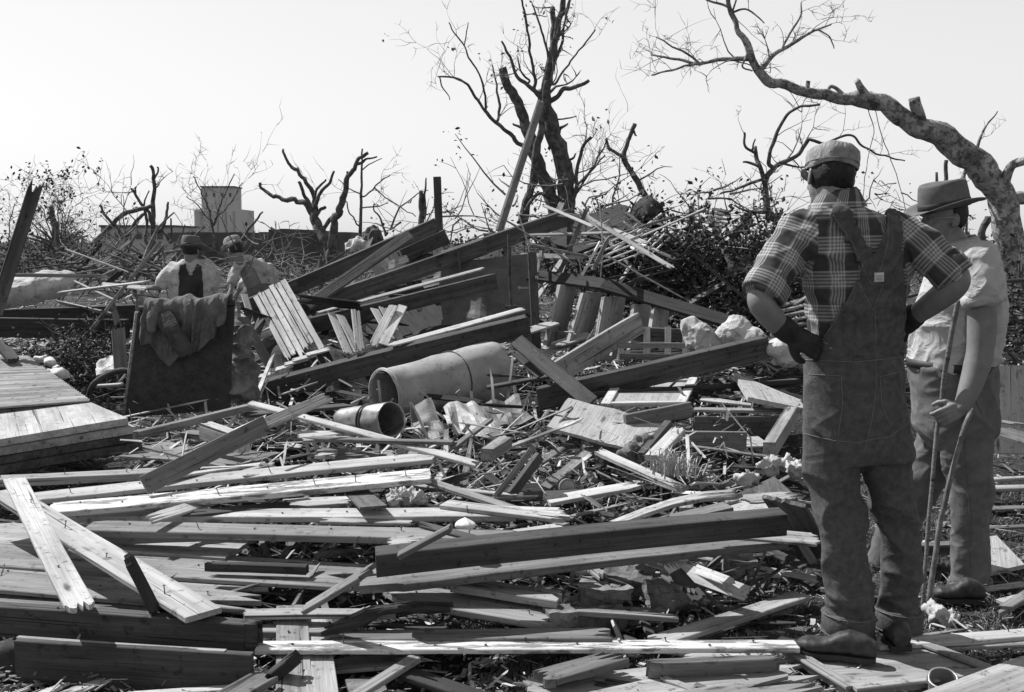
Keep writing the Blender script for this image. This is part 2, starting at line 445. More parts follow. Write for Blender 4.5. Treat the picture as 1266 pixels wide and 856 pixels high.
# ---------------------------------------------------------------- far buildings
def box_part(name, x0, x1, y0, y1, z0, z1, mat, parent):
    bm = bmesh.new(); add_box(bm, ((x0 + x1) / 2, (y0 + y1) / 2, (z0 + z1) / 2), x1 - x0, y1 - y0, z1 - z0)
    return build(name, bm, M[mat], parent)
def X(px, Y): return P(px, 300, Y).x
def Z(py, Y): return P(633, py, Y).z
Y = 260
e = tag(empty('grain_elevator', (X(270, Y), Y + 6, 0)), 'tall pale concrete grain elevator standing on the far skyline', 'grain elevator')
bm = bmesh.new()
add_box(bm, ((X(241, Y) + X(299, Y)) / 2, Y + 7, Z(259, Y) / 2), X(299, Y) - X(241, Y), 12, Z(259, Y))
for k in range(6):
    tube(bm, [Vector((X(245 + k * 10, Y), Y + .8, 0)), Vector((X(245 + k * 10, Y), Y + .8, Z(261, Y)))], [1.05, 1.05], 14)
build('silo_block', bm, M['concrete'], e)
box_part('head_house', X(246, Y), X(287, Y), Y + 3, Y + 10, Z(259, Y), Z(231, Y), 'concrete', e)
box_part('roof_slab', X(245, Y), X(288, Y), Y + 2.6, Y + 10.4, Z(231, Y), Z(229.5, Y), 'far_dark', e)
for wx in (252, 262, 272, 282):
    box_part('window', X(wx - 1.4, Y), X(wx + 1.4, Y), Y + 2.94, Y + 3.0, Z(243, Y), Z(238, Y), 'glass_dark', e)
Y = 120
e = tag(empty('warehouse', (X(170, Y), Y + 6, 0)), 'low pale flat roofed warehouse far behind the broken trees', 'building')
box_part('wall', X(125, Y), X(215, Y), Y, Y + 12, 0, Z(281, Y), 'far_white', e)
box_part('roof', X(124, Y), X(216, Y), Y - .3, Y + 12.3, Z(281, Y), Z(278.5, Y), 'far_dark', e)
for wx in range(133, 212, 13):
    box_part('window', X(wx - 3.5, Y), X(wx + 3.5, Y), Y - .06, Y, Z(296, Y), Z(288, Y), 'glass_dark', e)
Y = 62
e = tag(empty('brick_building', (X(330, Y), Y + 3, 0)), 'long low dark brick building with a torn roofline behind the workers', 'building')
bm = bmesh.new(); rnd = random.Random(3); xx = 214
while xx < 432:
    w_ = rnd.uniform(5, 16); tp = 287.5 + rnd.uniform(-.6, .8) - (4 if 320 < xx < 380 else 0)
    add_box(bm, (X(xx + w_ / 2, Y), Y + 4, Z(tp, Y) / 2), X(xx + w_, Y) - X(xx, Y), 8, Z(tp, Y)); xx += w_ * .995
build('wall', bm, M['far_dark'], e)
for wx in (232, 262, 350, 405):
    box_part('window', X(wx - 6, Y), X(wx + 6, Y), Y - .05, Y - .003, Z(312, Y), Z(300, Y), 'glass_dark', e)
Y = 75
e = tag(empty('shed', (X(620, Y), Y + 3, 0)), 'small pale shed far off between the big middle tree and the rafters', 'building')
box_part('wall', X(598, Y), X(655, Y), Y, Y + 5, 0, Z(291, Y), 'far_white', e)
box_part('roof', X(597, Y), X(656, Y), Y - .3, Y + 5.3, Z(291, Y), Z(288.5, Y), 'far_dark', e)
box_part('door', X(622, Y), X(632, Y), Y - .05, Y - .003, 0, Z(295, Y), 'far_dark', e)

def leafmesh(pts, size, rnd, cluster=1, spread=0.05):
    bm = bmesh.new()
    for p in pts:
        for c in range(cluster):
            q = p + Vector((rnd.gauss(0, spread), rnd.gauss(0, spread), rnd.gauss(0, spread)))
            u = Vector((rnd.gauss(0, 1), rnd.gauss(0, 1), rnd.gauss(0, 1))).normalized(); w_ = u.orthogonal().normalized()
            w_ = Matrix.Rotation(rnd.uniform(0, 6.28), 3, u) @ w_; s = size * rnd.uniform(.5, 1.3)
            v = u.cross(w_)
            a = bm.verts.new(q); b_ = bm.verts.new(q + w_ * s * .5 + v * s * .28 + u * s * .1); c_ = bm.verts.new(q + w_ * s); d = bm.verts.new(q + w_ * s * .5 - v * s * .28 + u * s * .1)
            bm.faces.new((a, b_, c_)); bm.faces.new((a, c_, d))
    return bm
# far-off tree line
rnd = random.Random(11); pts = []
for k in range(9000):
    px = rnd.uniform(-150, 1420); Yf = rnd.uniform(150, 330)
    top = 1.9 + 1.2 * noise.noise(Vector((px * .02, Yf * .01, 1))) + 1.0 * noise.noise(Vector((px * .11, Yf * .02, 4)))
    pts.append(Vector((X(px, Yf), Yf, rnd.uniform(0, max(.6, top)))))
tag(build('distant_trees', leafmesh(pts, .9, rnd), M['leaf']), 'low far-off line of trees along the horizon', 'tree line', kind='stuff')

# ---------------------------------------------------------------- trees (dead, torn by the storm)
class Tree:
    def __init__(s, name, label, Y, mat='bark', cat='tree', group=None, seed=1, base=None):
        s.Y = Y; s.pts = []; s.bm = bmesh.new(); s.tw = bmesh.new(); s.rnd = random.Random(seed); s.mat = mat
        s.root = tag(empty(name, base or (0, Y, 0)), label, cat, group); s.tips = []; s.nt = 0; s.leafp = []
    def limb(s, px, r0, r1, dy=None, jit=.015, tips=0, sub=5, Y0=None):
        p0 = px[0]; Ys = Y0 or s.Y
        if s.pts and Y0 is None:
            best = min(s.pts, key=lambda q: (q[0] - p0[0]) ** 2 + (q[1] - p0[1]) ** 2)
            if math.hypot(best[0] - p0[0], best[1] - p0[1]) < 30:
                Ys = best[2]
                if math.hypot(best[0] - p0[0], best[1] - p0[1]) > 1.5:
                    px = [(best[0], best[1])] + list(px)
                    if isinstance(r0, list): r0 = [r0[0]] + r0
        L = sum(math.hypot(a[0] - b_[0], a[1] - b_[1]) for a, b_ in zip(px, px[1:]))
        if dy is None: dy = s.rnd.uniform(-.45, .45) * L * Ys / F
        pts = []; n = len(px); rr = []
        acc = 0
        for i, q in enumerate(px):
            if i: acc += math.hypot(q[0] - px[i - 1][0], q[1] - px[i - 1][1])
            t = acc / L; Yq = Ys + dy * t; pts.append(P(q[0], q[1], Yq)); 
            rr.append((r0[i] if isinstance(r0, list) else r0 + (r1 - r0) * t) * Yq / F)
        pp, rr = smooth_path(pts, rr, sub, jit * Ys / 10, s.rnd.random() * 50)
        s.pts += [proj(q) + (q.y * math.cos(PITCH) * 0 + q.y,) for q in pp]
        tube(s.bm, pp, rr, 14 if isinstance(r0, list) else 10 if r0 > 5 else 6, nz=.3, seed=s.rnd.random() * 9)
        for k in range(tips):
            i = s.rnd.randrange(len(pp) // 4, len(pp)); s.twig(pp[i], (pp[-1] - pp[0]).normalized(), s.rnd.uniform(.25, .7) * Ys / 12, rr[i] * .35, 2)
    def twig(s, p, d, L, r, depth):
        rnd = s.rnd; r = max(r, .0022 * s.Y / 10)
        v = Vector((rnd.gauss(0, 1), rnd.gauss(0, 1), rnd.gauss(0, 1)))
        d = (d * .5 + v.normalized() * .8 + Vector((0, 0, .25))).normalized()
        pts = [p.copy()]; n = 5; q = p.copy(); dd = d.copy()
        for k in range(n):
            dd = (dd + Vector((rnd.gauss(0, .22), rnd.gauss(0, .22), rnd.gauss(0, .22)))).normalized(); q = q + dd * L / n; pts.append(q.copy())
        tube(s.tw, pts, [r * (1 - .75 * k / n) for k in range(n + 1)], 4, cap=False); s.nt += 1
        s.leafp.append(q.copy())
        if depth:
            for k in range(rnd.randint(1, 4)):
                i = rnd.randint(1, n); s.twig(pts[i], dd, L * rnd.uniform(.35, .65), r * .6, depth - 1)
    def done(s, leaves=0, lmat='leaf_dry', lsize=.05, tname='twigs'):
        if 0 < s.nt < 30:
            me = bpy.data.meshes.new('t'); s.tw.to_mesh(me); s.bm.from_mesh(me); bpy.data.meshes.remove(me); s.nt = 0
        build('trunk', s.bm, M[s.mat], s.root, True)
        if s.nt: build(tname, s.tw, M['twig'], s.root, True)
        else: s.tw.free()
        if leaves and s.leafp:
            ps = [s.rnd.choice(s.leafp) for _ in range(leaves)]
            build('leaves', leafmesh(ps, lsize, s.rnd, 3, .05), M[lmat], s.root)
        return s.root

# big leaning tree on the right
t = Tree('leaning_tree', 'big leaning dead tree with peeling pale bark arching over both men', 9.5, 'bark_pale', seed=4, base=P(1243, 330, 9.5))
t.limb([(1246, 345), (1245, 300), (1241, 246), (1212, 207), (1187, 184), (1156, 165), (1125, 154), (1099, 134), (1072, 127), (1030, 119), (987, 111), (953, 102), (937, 86), (926, 61), (911, 35), (901, 4), (894, -30)], [19, 17, 16, 17.5, 15, 14, 12, 11.5, 10, 7, 6, 6, 5.2, 4.2, 3.4, 2.8, 2.4], 0, dy=-.6, jit=.03)
for (kx, ky) in ((1168, 168), (1146, 160), (1203, 198), (1112, 150), (1060, 124), (1232, 228)): t.limb([(kx, ky), (kx + 1, ky - 10)], 8, 6, dy=-.02)
t.limb([(1075, 125), (1066, 113), (1059, 100)], 6.5, 4, dy=-.1)
t.limb([(1139, 153), (1134, 137), (1129, 122)], 7.5, 6.5, dy=-.1)
t.limb([(1046, 121), (1034, 110), (1026, 108), (1024, 113)], 3, 2, dy=0); t.limb([(998, 111), (999, 100)], 3, 2.5, dy=0)
t.limb([(924, 73), (895, 73), (864, 79), (834, 73), (805, 68)], 3.4, 1, tips=9)
t.limb([(864, 77), (838, 61), (811, 46)], 1.8, .8, tips=4); t.limb([(868, 78), (830, 86), (805, 93)], 1.8, .8, tips=5)
t.limb([(941, 85), (960, 65), (987, 50), (1010, 36), (1028, 30)], 3.4, 1, tips=6)
t.limb([(1010, 36), (1025, 46), (1031, 60)], 1.3, .7, tips=2); t.limb([(968, 58), (980, 35), (991, 19), (991, 2)], 1.8, .8, tips=3)
t.limb([(903, 12), (895, 6), (876, 0), (860, -8)], 1.8, 1, tips=3); t.limb([(907, 15), (925, 12), (945, 29)], 1.5, .8, tips=2)
t.limb([(926, 61), (918, 82), (930, 88)], 1.6, 1, tips=1); t.limb([(905, 20), (912, -10)], 1.5, 1, tips=1)
t.limb([(1246, 250), (1258, 246), (1278, 243), (1300, 236)], 8.5, 6, dy=.2)
t.limb([(1245, 240), (1243, 226), (1250, 207), (1266, 199), (1285, 196)], 6, 5, dy=-.3)
t.limb([(1206, 189), (1214, 165), (1224, 152), (1233, 138)], 2, .8, tips=1)
t.limb([(1187, 230), (1196, 205), (1208, 188)], 2.5, 2, dy=.2)
t.limb([(1072, 132), (1080, 165), (1072, 200), (1066, 250)], .6, .5, dy=-.1); t.limb([(1082, 137), (1090, 170), (1108, 215), (1120, 260)], .6, .5, dy=.1)
t.done()

t = Tree('dead_tree', 'bare crooked dead tree rising from the brush just behind the man in plaid', 10.5, seed=6, base=P(976, 300, 10.5))
t.limb([(985, 300), (976, 284), (958, 270), (948, 255), (945, 225), (938, 203), (934, 182)], 6, 2, tips=3)
t.limb([(946, 220), (956, 207), (968, 201), (987, 190), (999, 173)], 4, 2, tips=4)
t.limb([(951, 203), (955, 183), (962, 160), (976, 140), (991, 132), (1014, 129)], 2.6, 1.4, tips=3)
t.limb([(939, 206), (928, 202), (919, 201)], 2.2, 1.2); t.limb([(935, 190), (925, 184), (920, 175), (920, 164)], 2, 1.3, tips=1); t.limb([(930, 185), (934, 172)], 1.3, .8)
t.limb([(949, 261), (930, 262), (907, 254)], 2.8, 1, tips=3); t.limb([(946, 222), (925, 228), (905, 236), (890, 240)], 2.2, 1, tips=3)
t.limb([(968, 201), (985, 206), (1000, 206)], 1.6, 1)
t.limb([(999, 172), (1020, 178), (1040, 168), (1056, 169), (1066, 180), (1076, 186), (1098, 194), (1119, 199)], 2, .8, tips=4, dy=-.3)
t.done()

# big split tree in the middle
t = Tree('split_tree', 'tall storm-split tree with two torn trunks behind the leaning white pole', 14, seed=9, base=P(690, 290, 14))
t.limb([(700, 300), (698, 259), (697, 215), (686, 175), (676, 140), (670, 112)], 13, 8, jit=.03)
t.limb([(688, 290), (684, 250), (666, 205), (652, 160), (640, 130), (632, 112), (621, 84)], 10, 5, dy=.2, jit=.03)
t.limb([(676, 140), (674, 112), (681, 77), (688, 39), (694, 14), (699, -25)], 7, 2.5, dy=-.2, tips=4)
t.limb([(681, 85), (684, 50), (683, 9)], 4, 3, dy=.1, tips=1)
t.limb([(646, 284), (653, 250), (660, 217), (667, 168), (671, 140), (676, 100)], 6, 3, dy=-.3, jit=.03)
t.limb([(646, 182), (630, 166), (613, 152), (600, 136), (590, 123), (580, 107), (566, 98), (541, 95)], 3, 1, tips=6)
t.limb([(601, 140), (597, 105), (582, 75), (573, 56), (563, 42), (555, 28)], 1.4, .7, tips=2); t.limb([(573, 56), (577, 42), (579, 28)], .9, .6)
t.limb([(615, 151), (617, 130), (614, 105), (608, 80)], 2, .8, tips=2); t.limb([(543, 95), (548, 108), (556, 124)], 1, .6)
t.limb([(666, 118), (652, 104), (639, 95), (631, 72), (620, 51)], 3, 1.2, tips=3)
t.limb([(662, 105), (660, 85), (655, 63), (650, 21), (643, -6)], 2, 1.2, tips=2); t.limb([(678, 72), (672, 45), (662, 15), (658, 5)], 1.8, 1, tips=2); t.limb([(649, 19), (660, 18), (676, 20)], .8, .6)
t.limb([(685, 123), (696, 112), (706, 109), (718, 106), (728, 99)], 3.6, 2, dy=-.2); t.limb([(686, 104), (700, 84), (716, 63), (736, 37)], 1.5, .8, tips=3)
t.limb([(694, 22), (702, 5), (710, -15)], 1.8, 1, tips=1); t.limb([(683, 80), (694, 55), (699, 25), (706, -10)], 2, 1, tips=2)
t.limb([(690, 165), (693, 158), (702, 153)], 3, 1); t.limb([(686, 149), (700, 147), (713, 144)], 1.2, .7)
t.limb([(704, 255), (712, 232), (714, 210), (721, 183), (731, 170)], 3, 2, tips=3); t.limb([(705, 250), (722, 225), (737, 200), (750, 172)], 2, .8, tips=9)
t.limb([(702, 245), (728, 214), (748, 192)], 2, .8, tips=9); t.limb([(648, 160), (634, 153)], 2.5, 1); t.limb([(655, 100), (646, 92), (640, 70)], 1.5, .8, tips=2)
t.limb([(688, 252), (665, 240), (648, 262), (640, 276)], 2.5, 2); t.limb([(700, 200), (708, 195), (712, 190)], 2, 1)
t.done(leaves=30, lsize=.06)
t = Tree('forked_tree', 'small forked dead tree right of the tall split tree', 14.5, seed=12, base=P(803, 290, 14.5))
t.limb([(808, 285), (800, 252), (790, 228), (779, 210), (771, 193), (776, 175), (785, 153)], 5, 2.4, tips=1); t.limb([(771, 193), (760, 188), (752, 181), (749, 172)], 2.6, 1.6)
t.limb([(783, 160), (787, 168)], 1.6, 1)
t.done()
# left trees
t = Tree('arched_tree', 'thin dead tree with a bent arching limb behind the sitting worker at far left', 17, seed=14, base=P(188, 315, 17))
t.limb([(188, 325), (189, 298), (189, 257), (190, 221), (186, 205)], 3.6, 2, tips=2); t.limb([(190, 222), (194, 214), (194, 207)], 1.6, 1)
t.limb([(188, 277), (183, 262), (177, 255), (167, 240), (163, 233)], 2.4, 1.5, tips=1); t.limb([(167, 240), (169, 232)], 1.2, .8); t.limb([(181, 300), (182, 275), (177, 257)], 2.2, 1.6)
t.limb([(93, 322), (108, 311), (120, 297), (139, 278), (150, 267), (160, 261), (175, 259), (188, 254)], 3.8, 2.4, dy=0, Y0=16)
t.limb([(153, 294), (143, 280), (134, 272), (123, 254)], 2.4, 1.6, Y0=16); t.limb([(139, 332), (149, 316), (154, 301), (161, 285), (170, 272), (178, 265)], 4, 2, Y0=15.5, tips=2)
t.limb([(199, 284), (204, 272), (208, 250)], 2.6, 1.5); t.limb([(212, 300), (212, 285), (211, 270)], 1.8, 1); t.limb([(177, 257), (181, 245), (184, 236)], 1.2, .8)
t.done()
t = Tree('uprooted_stump', 'uprooted dark stump with spread roots beside the leaning post at far left', 15, seed=16, base=P(75, 330, 15))
t.limb([(78, 330), (72, 305), (69, 291), (66, 272), (62, 255)], 6.5, 2.6)
for k in range(24):
    a = t.rnd.uniform(-.1, 3.3); L = t.rnd.uniform(22, 42); bx, by = 74, 318
    t.limb([(bx, by), (bx + math.cos(a) * L * .5, by - math.sin(a) * L * .55 - 4), (bx + math.cos(a + t.rnd.uniform(-.4, .4)) * L, by - math.sin(a) * L)], t.rnd.uniform(1.8, 3.4), 1, tips=1)
t.done()
t = Tree('leafy_tree', 'thin tree still holding sparse leaves on the far left skyline', 30, seed=18, base=P(60, 315, 30))
for k in range(12):
    a = .35 + k * .21; t.limb([(70, 312), (70 + math.cos(a) * 14, 312 - math.sin(a) * 24), (66 + math.cos(a) * t.rnd.uniform(28, 46), 310 - math.sin(a) * t.rnd.uniform(35, 62))], 1.2, .5, tips=4)
t.limb([(12, 320), (11, 280), (18, 252)], 1, .5, tips=5)
t.done(leaves=260, lsize=.11, lmat='leaf')
t = Tree('antler_tree', 'leafless tree spreading like antlers above the left end of the rafters', 15, seed=20, base=P(411, 330, 15))
t.limb([(413, 335), (405, 305), (397, 287), (390, 272), (387, 260)], 8, 5, jit=.02)
t.limb([(387, 264), (380, 254), (369, 249), (346, 244), (328, 237), (321, 226)], 4, 1.8, jit=.03); t.limb([(387, 262), (391, 250), (387, 239), (377, 224), (369, 213), (356, 203), (350, 185)], 3.6, 1.5, jit=.03)
t.limb([(385, 258), (378, 244), (369, 225)], 2.8, 1.8); t.limb([(390, 260), (394, 244), (400, 234), (408, 222), (413, 212)], 3, 1.5, jit=.02); t.limb([(389, 250), (391, 236), (403, 222)], 2, 1.2)
t.limb([(392, 268), (396, 260), (402, 256)], 2.6, 2); t.limb([(368, 212), (368, 207)], 1.5, 1)
t.limb([(411, 330), (411, 308), (412, 278), (419, 262), (423, 252), (427, 240), (429, 222), (440, 204), (447, 194), (455, 189)], 6.5, 2, jit=.03)
t.limb([(441, 204), (453, 197), (466, 194)], 2, 1); t.limb([(429, 222), (430, 212)], 2, 1.4); t.limb([(400, 282), (408, 270), (414, 265)], 3, 2)
t.done()
t = Tree('spindly_tree', 'spindly upright sapling with bare side branches right of the antler-shaped tree', 17, seed=22, base=P(446, 320, 17))
t.limb([(446, 320), (446, 278), (447, 230), (448, 184)], 2.6, 1, dy=0); t.limb([(450, 243), (463, 232), (475, 220), (482, 216)], 1.1, .6, tips=3); t.limb([(446, 240), (430, 232), (418, 222)], .9, .5, tips=1)
t.limb([(447, 257), (465, 255), (480, 251)], 1, .6, tips=1); t.limb([(443, 279), (432, 262), (428, 249)], 1.2, .7); t.limb([(449, 210), (457, 202), (472, 196)], .9, .5, tips=1)
t.limb([(477, 292), (471, 272), (462, 259), (463, 252)], 1.4, .8, tips=1); t.limb([(467, 236), (485, 250), (514, 268)], .9, .6); t.done()
t = Tree('bare_tree', 'fine branched bare tree standing in front of the grain elevator', 26, seed=24, base=P(265, 305, 26))
t.limb([(266, 308), (262, 278), (258, 260), (250, 240), (239, 218)], 1.8, .6, tips=6); t.limb([(263, 280), (272, 255), (280, 236), (290, 215)], 1.4, .6, tips=6); t.limb([(262, 275), (245, 255), (230, 243)], 1, .5, tips=4)
t.limb([(266, 270), (285, 250), (300, 226)], 1, .5, tips=4); t.done()
t = Tree('snag', 'splintered snag stub left of the square post behind the rafters', 13, seed=26, base=P(521, 285, 13))
t.limb([(521, 300), (521, 262), (520, 236)], 5, 2.2, dy=0); t.limb([(524, 268), (525, 245), (527, 220)], 3, .8, dy=0); t.done()
t = Tree('leaning_snag', 'dark leaning branch stub in front of the long brick building', 16, seed=27, base=P(298, 305, 16))
t.limb([(297, 302), (306, 285), (325, 262)], 2.2, 1, dy=0); t.done()
t = Tree('far_stump', 'row of broken black stems standing behind the man in the hat', 13, seed=28, base=P(1180, 300, 13))
t.limb([(1165, 300), (1168, 240), (1170, 198)], 3.2, 2.4, dy=0); t.limb([(1158, 300), (1158, 213)], 2, 1.6, dy=0); t.limb([(1195, 300), (1194, 230)], 2, 1.2, dy=0, tips=1); t.limb([(1216, 320), (1214, 290), (1222, 268)], 6, 4, dy=0); t.done()

# brush heaps: tangles of small branches
def brush(label, x0, x1, y0, y1, Ya, Yb, n, seed, leaves=0, lmat='leaf', L=(0.5, 1.3), lsize=.06, rmin=.004, name='brush_heap', cat='brush', rmax=.016, group=None):
    rnd = random.Random(seed); Ym = (Ya + Yb) / 2; root = tag(empty(name, P((x0 + x1) / 2, y1, Ym)), label, cat, group)
    bm = bmesh.new(); lp = []
    for k in range(n):
        px = rnd.uniform(x0, x1); u = (px - x0) / (x1 - x0); dome = 1 - abs(2 * u - 1) ** 2.5 * .5
        py = y1 - (y1 - y0) * dome * rnd.random() ** .8; Yq = rnd.uniform(Ya, Yb)
        p = P(px, py, Yq); d = Vector((rnd.gauss(0, 1), rnd.gauss(0, .6), rnd.gauss(.15, .45))).normalized(); l = rnd.uniform(*L); m_ = 5; pts = [p]; dd = d
        for i in range(m_):
            dd = (dd + Vector((rnd.gauss(0, .2), rnd.gauss(0, .2), rnd.gauss(0, .2)))).normalized(); pts.append(pts[-1] + dd * l / m_)
            if rnd.random() < .5:
                e = (dd + Vector((rnd.gauss(0, .8), rnd.gauss(0, .8), rnd.gauss(0, .8)))).normalized(); q = pts[-1] + e * l * .3
                tube(bm, [pts[-1], pts[-1] + e * l * .15 + Vector((0, 0, .01)), q], [rmin, rmin * .8, rmin * .5], 4, cap=False); lp.append(q)
        r = rnd.uniform(rmin, rmax); tube(bm, pts, [r * (1 - .7 * i / m_) for i in range(m_ + 1)], 5, cap=False); lp += pts[2:]
    build('branches', bm, M['twig' if rnd.random() < .5 else 'bark'], root, True)
    if leaves: build('leaves', leafmesh([rnd.choice(lp) for _ in range(leaves)], lsize, rnd, 3, .07), M[lmat], root)
    return root
brush('leafy dark green brush piled high behind the white sacks and the plaid man', 790, 990, 302, 400, 9.2, 10.6, 260, 31, leaves=4200, L=(.3, .8), lsize=.06)
brush('tangle of bare broken branches on top of the debris left of the plaid man', 790, 990, 235, 300, 11, 13, 60, 32, leaves=50, L=(.3, .9), rmin=.004, lsize=.05)
brush('thin scrub of bare branches around the foot of the tall split tree', 600, 770, 225, 300, 12.5, 14, 42, 33, leaves=110, lmat='leaf', L=(.3, .9), lsize=.06)
brush('dark heap of torn limbs below the bed frame', 660, 830, 290, 360, 9.8, 11, 240, 34, leaves=250, L=(.25, .7), lsize=.05)
brush('dark heap of branches in front of the uprooted stump', 60, 225, 312, 350, 12, 14.5, 170, 35, leaves=40, L=(.3, .8), rmax=.03, lsize=.05)
brush('low brush between the leaning post and the pale sack', -60, 80, 315, 345, 12, 15, 150, 36, leaves=120, L=(.2, .6), lsize=.06)
brush('low brush heap behind the two kneeling workers', 210, 460, 322, 365, 12.5, 14.5, 230, 37, leaves=120, L=(.2, .6), lsize=.06)
brush('bleached bare twigs standing left of the slatted lath panel', 290, 350, 270, 350, 9.8, 10.4, 16, 38, L=(.3, .6), rmin=.004, rmax=.008)
brush('scrub and dead grass behind the man in the felt hat', 1130, 1300, 305, 350, 11, 14, 120, 39, leaves=350, L=(.2, .6), lsize=.05)
brush('tangled vines and branches right of the man in the felt hat', 1225, 1300, 350, 450, 7.6, 9, 90, 40, leaves=600, L=(.2, .5), lsize=.05)
brush('weedy brush between the shutter and the tilted board', 40, 150, 415, 480, 8.2, 9, 90, 41, leaves=700, L=(.15, .4), lsize=.04)
brush('scrub behind the square post and the splintered snag', 480, 620, 262, 300, 12.5, 14.5, 26, 43, leaves=30, L=(.3, .8), lsize=.05)
brush('bare storm-broken twigs behind the shoulders of the man in plaid', 1040, 1150, 225, 300, 12, 13, 22, 44, L=(.3, .8), leaves=15, lsize=.05)

# ---------------------------------------------------------------- rafters and beams of the wrecked roof
B = board
gr = 'rafters of the wrecked roof'
B('uppermost dark rafter of the wrecked roof, its lit edge ending at upper right', (296, 374, 9.0), (537, 270, 9.6), .05, .125, 6, 'wood_beam', name='rafter', cat='rafter', group=gr)
B('long dark rafter reaching highest, its upper end under the leaning white pole', (545, 312, 9.25), (705, 258, 9.6), .05, .14, 6, 'wood_beam', jag=(0, .08), name='rafter', cat='rafter', group=gr)
B('dark middle rafter between the uppermost one and the slatted roof boards', (378, 371, 8.9), (598, 295, 9.2), .05, .135, 8, 'wood_beam', name='rafter', cat='rafter', group=gr)
B('dark rafter with a bare lath on top, running above the V-shaped slats', (383, 393, 8.6), (612, 338, 8.9), .05, .125, 8, 'wood_beam', jag=(0, .06), name='rafter', cat='rafter', group=gr, nails=3)
B('pale lath lying on the rafter above the V-shaped slats', (392, 390, 8.55), (600, 334, 8.85), .07, .02, 10, 'wood_pale', off=.022)
B('heavy lowest rafter crossing above the water tank', (318, 473, 7.9), (652, 390, 8.2), .10, .15, 10, 'wood_beam', jag=(.05, .03), name='rafter', cat='rafter', group=gr)
B('pale splintered lath on the upper end of the lowest rafter', (480, 430, 7.9), (648, 384, 8.15), .08, .018, 12, 'wood_bright', jag=(.1, .05), off=.02)
B('short dark plank between the two highest rafters', (494, 309, 9.9), (549, 284, 9.9), .05, .13, 5, 'wood_beam', cat='plank')
B('plain grey plank lying diagonally across the two upper rafters', (376, 374, 8.75), (504, 285, 9.1), .04, .085, -35, 'wood_grey', cat='plank')
B('dark timber under the slatted lath panel', (300, 372, 9.0), (365, 345, 9.1), .05, .1, 5, 'wood_beam', cat='timber')
B('thin dark brace under the upper left of the rafters', (316, 424, 8.6), (372, 398, 8.7), .04, .03, 0, 'wood_pale')
B('slanting dark brace crossing behind the jacket board', (300, 392, 8.5), (345, 468, 8.2), .09, .03, 0, 'wood_dark')
B('white batten on the left under the lath panel', (303, 417, 8.7), (345, 400, 8.8), .05, .02, 0, 'wood_bright')
# V-shaped slats
for i, (a, b_, lab) in enumerate([((407, 392, 8.45), (428, 444, 8.05), 'leftmost pale slat of the V-shaped slats on the lowest rafter'),
    ((418, 396, 8.4), (440, 442, 8.05), 'second pale slat from the left, forming the left arm of the V'),
    ((437, 388, 8.4), (443, 440, 8.05), 'upright pale slat forming the right arm of the V'),
    ((460, 388, 8.4), (483, 430, 8.05), 'left pale slat of the crossed pair on the lowest rafter'),
    ((470, 386, 8.4), (493, 428, 8.05), 'second slat leaning right in the crossed pair'),
    ((487, 383, 8.3), (461, 434, 7.95), 'long slat leaning left across the crossed pair'),
    ((498, 384, 8.35), (473, 432, 7.95), 'outer slat leaning left at the right of the crossed pair')]):
    B(lab, a, b_, .07, .018, -15, 'wood_bright', cat='slat', name='slat', group='slats standing on the lowest rafter', off=.05)
# slatted lath panel, one torn piece of roof
def slat_panel(label, corners, n, gap, t, mat, name='slatted_roofing', cat='lath panel', rails=2, seed=0, jag=.06, cut=None, group=None):
    a, b_, c, d = corners          # a-b top edge, d-c bottom edge: slats run from a-b to d-c
    root = tag(empty(name, (a + b_ + c + d) / 4), label, cat, group); rnd = random.Random(seed)
    nrm = (b_ - a).cross(d - a).normalized()
    if nrm.y > 0: nrm = -nrm
    for k in range(n):
        u = (k + .5) / n
        p = a.lerp(b_, u); q = d.lerp(c, u); w = ((b_ - a).length / n) * (1 - gap)
        e0 = rnd.uniform(-.02, .03); e1 = rnd.uniform(-.06, .05); dr = q - p; p = p + dr * e0; q = q + dr * e1
        x = dr.normalized(); y = nrm.cross(x); mt = Matrix.Identity(4); w *= rnd.uniform(.9, 1)
        for i in range(3): mt[i][0] = x[i]; mt[i][1] = y[i]; mt[i][2] = nrm[i]
        mt.translation = (p + q) / 2 + nrm * rnd.uniform(0, .008)
        build('slat', board_bm((q - p).length, w, t, (jag * (rnd.random() < .4), jag), rnd.uniform(-.01, .01), rnd.uniform(-.03, .03), k + seed), M[mat], root, False, mt)
    for k in range(rails):
        v = (k + .5) / rails; p = a.lerp(d, v) - nrm * (t + .003); q = b_.lerp(c, v) - nrm * (t + .003)
        x = (q - p).normalized(); y = nrm.cross(x); mt = Matrix.Identity(4)
        for i in range(3): mt[i][0] = x[i]; mt[i][1] = y[i]; mt[i][2] = nrm[i]
        mt.translation = (p + q) / 2
        build('rail', board_bm((q - p).length, .05, .03, (0, 0), 0, 0, k), M['wood_beam'], root, False, mt)
    return root
slat_panel('pale panel of six lath slats propped on the left end of the rafters', [P(311, 366, 8.9), P(354, 344, 8.95), P(401, 430, 8.3), P(352, 443, 8.25)], 6, .12, .012, 'wood_bright', seed=2)
slat_panel('dark broken section of board sheathing behind the middle rafters', [P(372, 395, 9.7), P(560, 320, 10.1), P(600, 395, 9.5), P(440, 440, 9.2)], 15, .03, .02, 'wood_dark', name='sheathing_section', cat='roof section', seed=5, rails=3)
slat_panel('small dark section of boards showing between the two upper rafters', [P(450, 318, 10.0), P(540, 288, 10.1), P(548, 318, 9.9), P(468, 345, 9.8)], 7, .04, .02, 'wood_beam', name='sheathing_section', cat='roof section', seed=6)
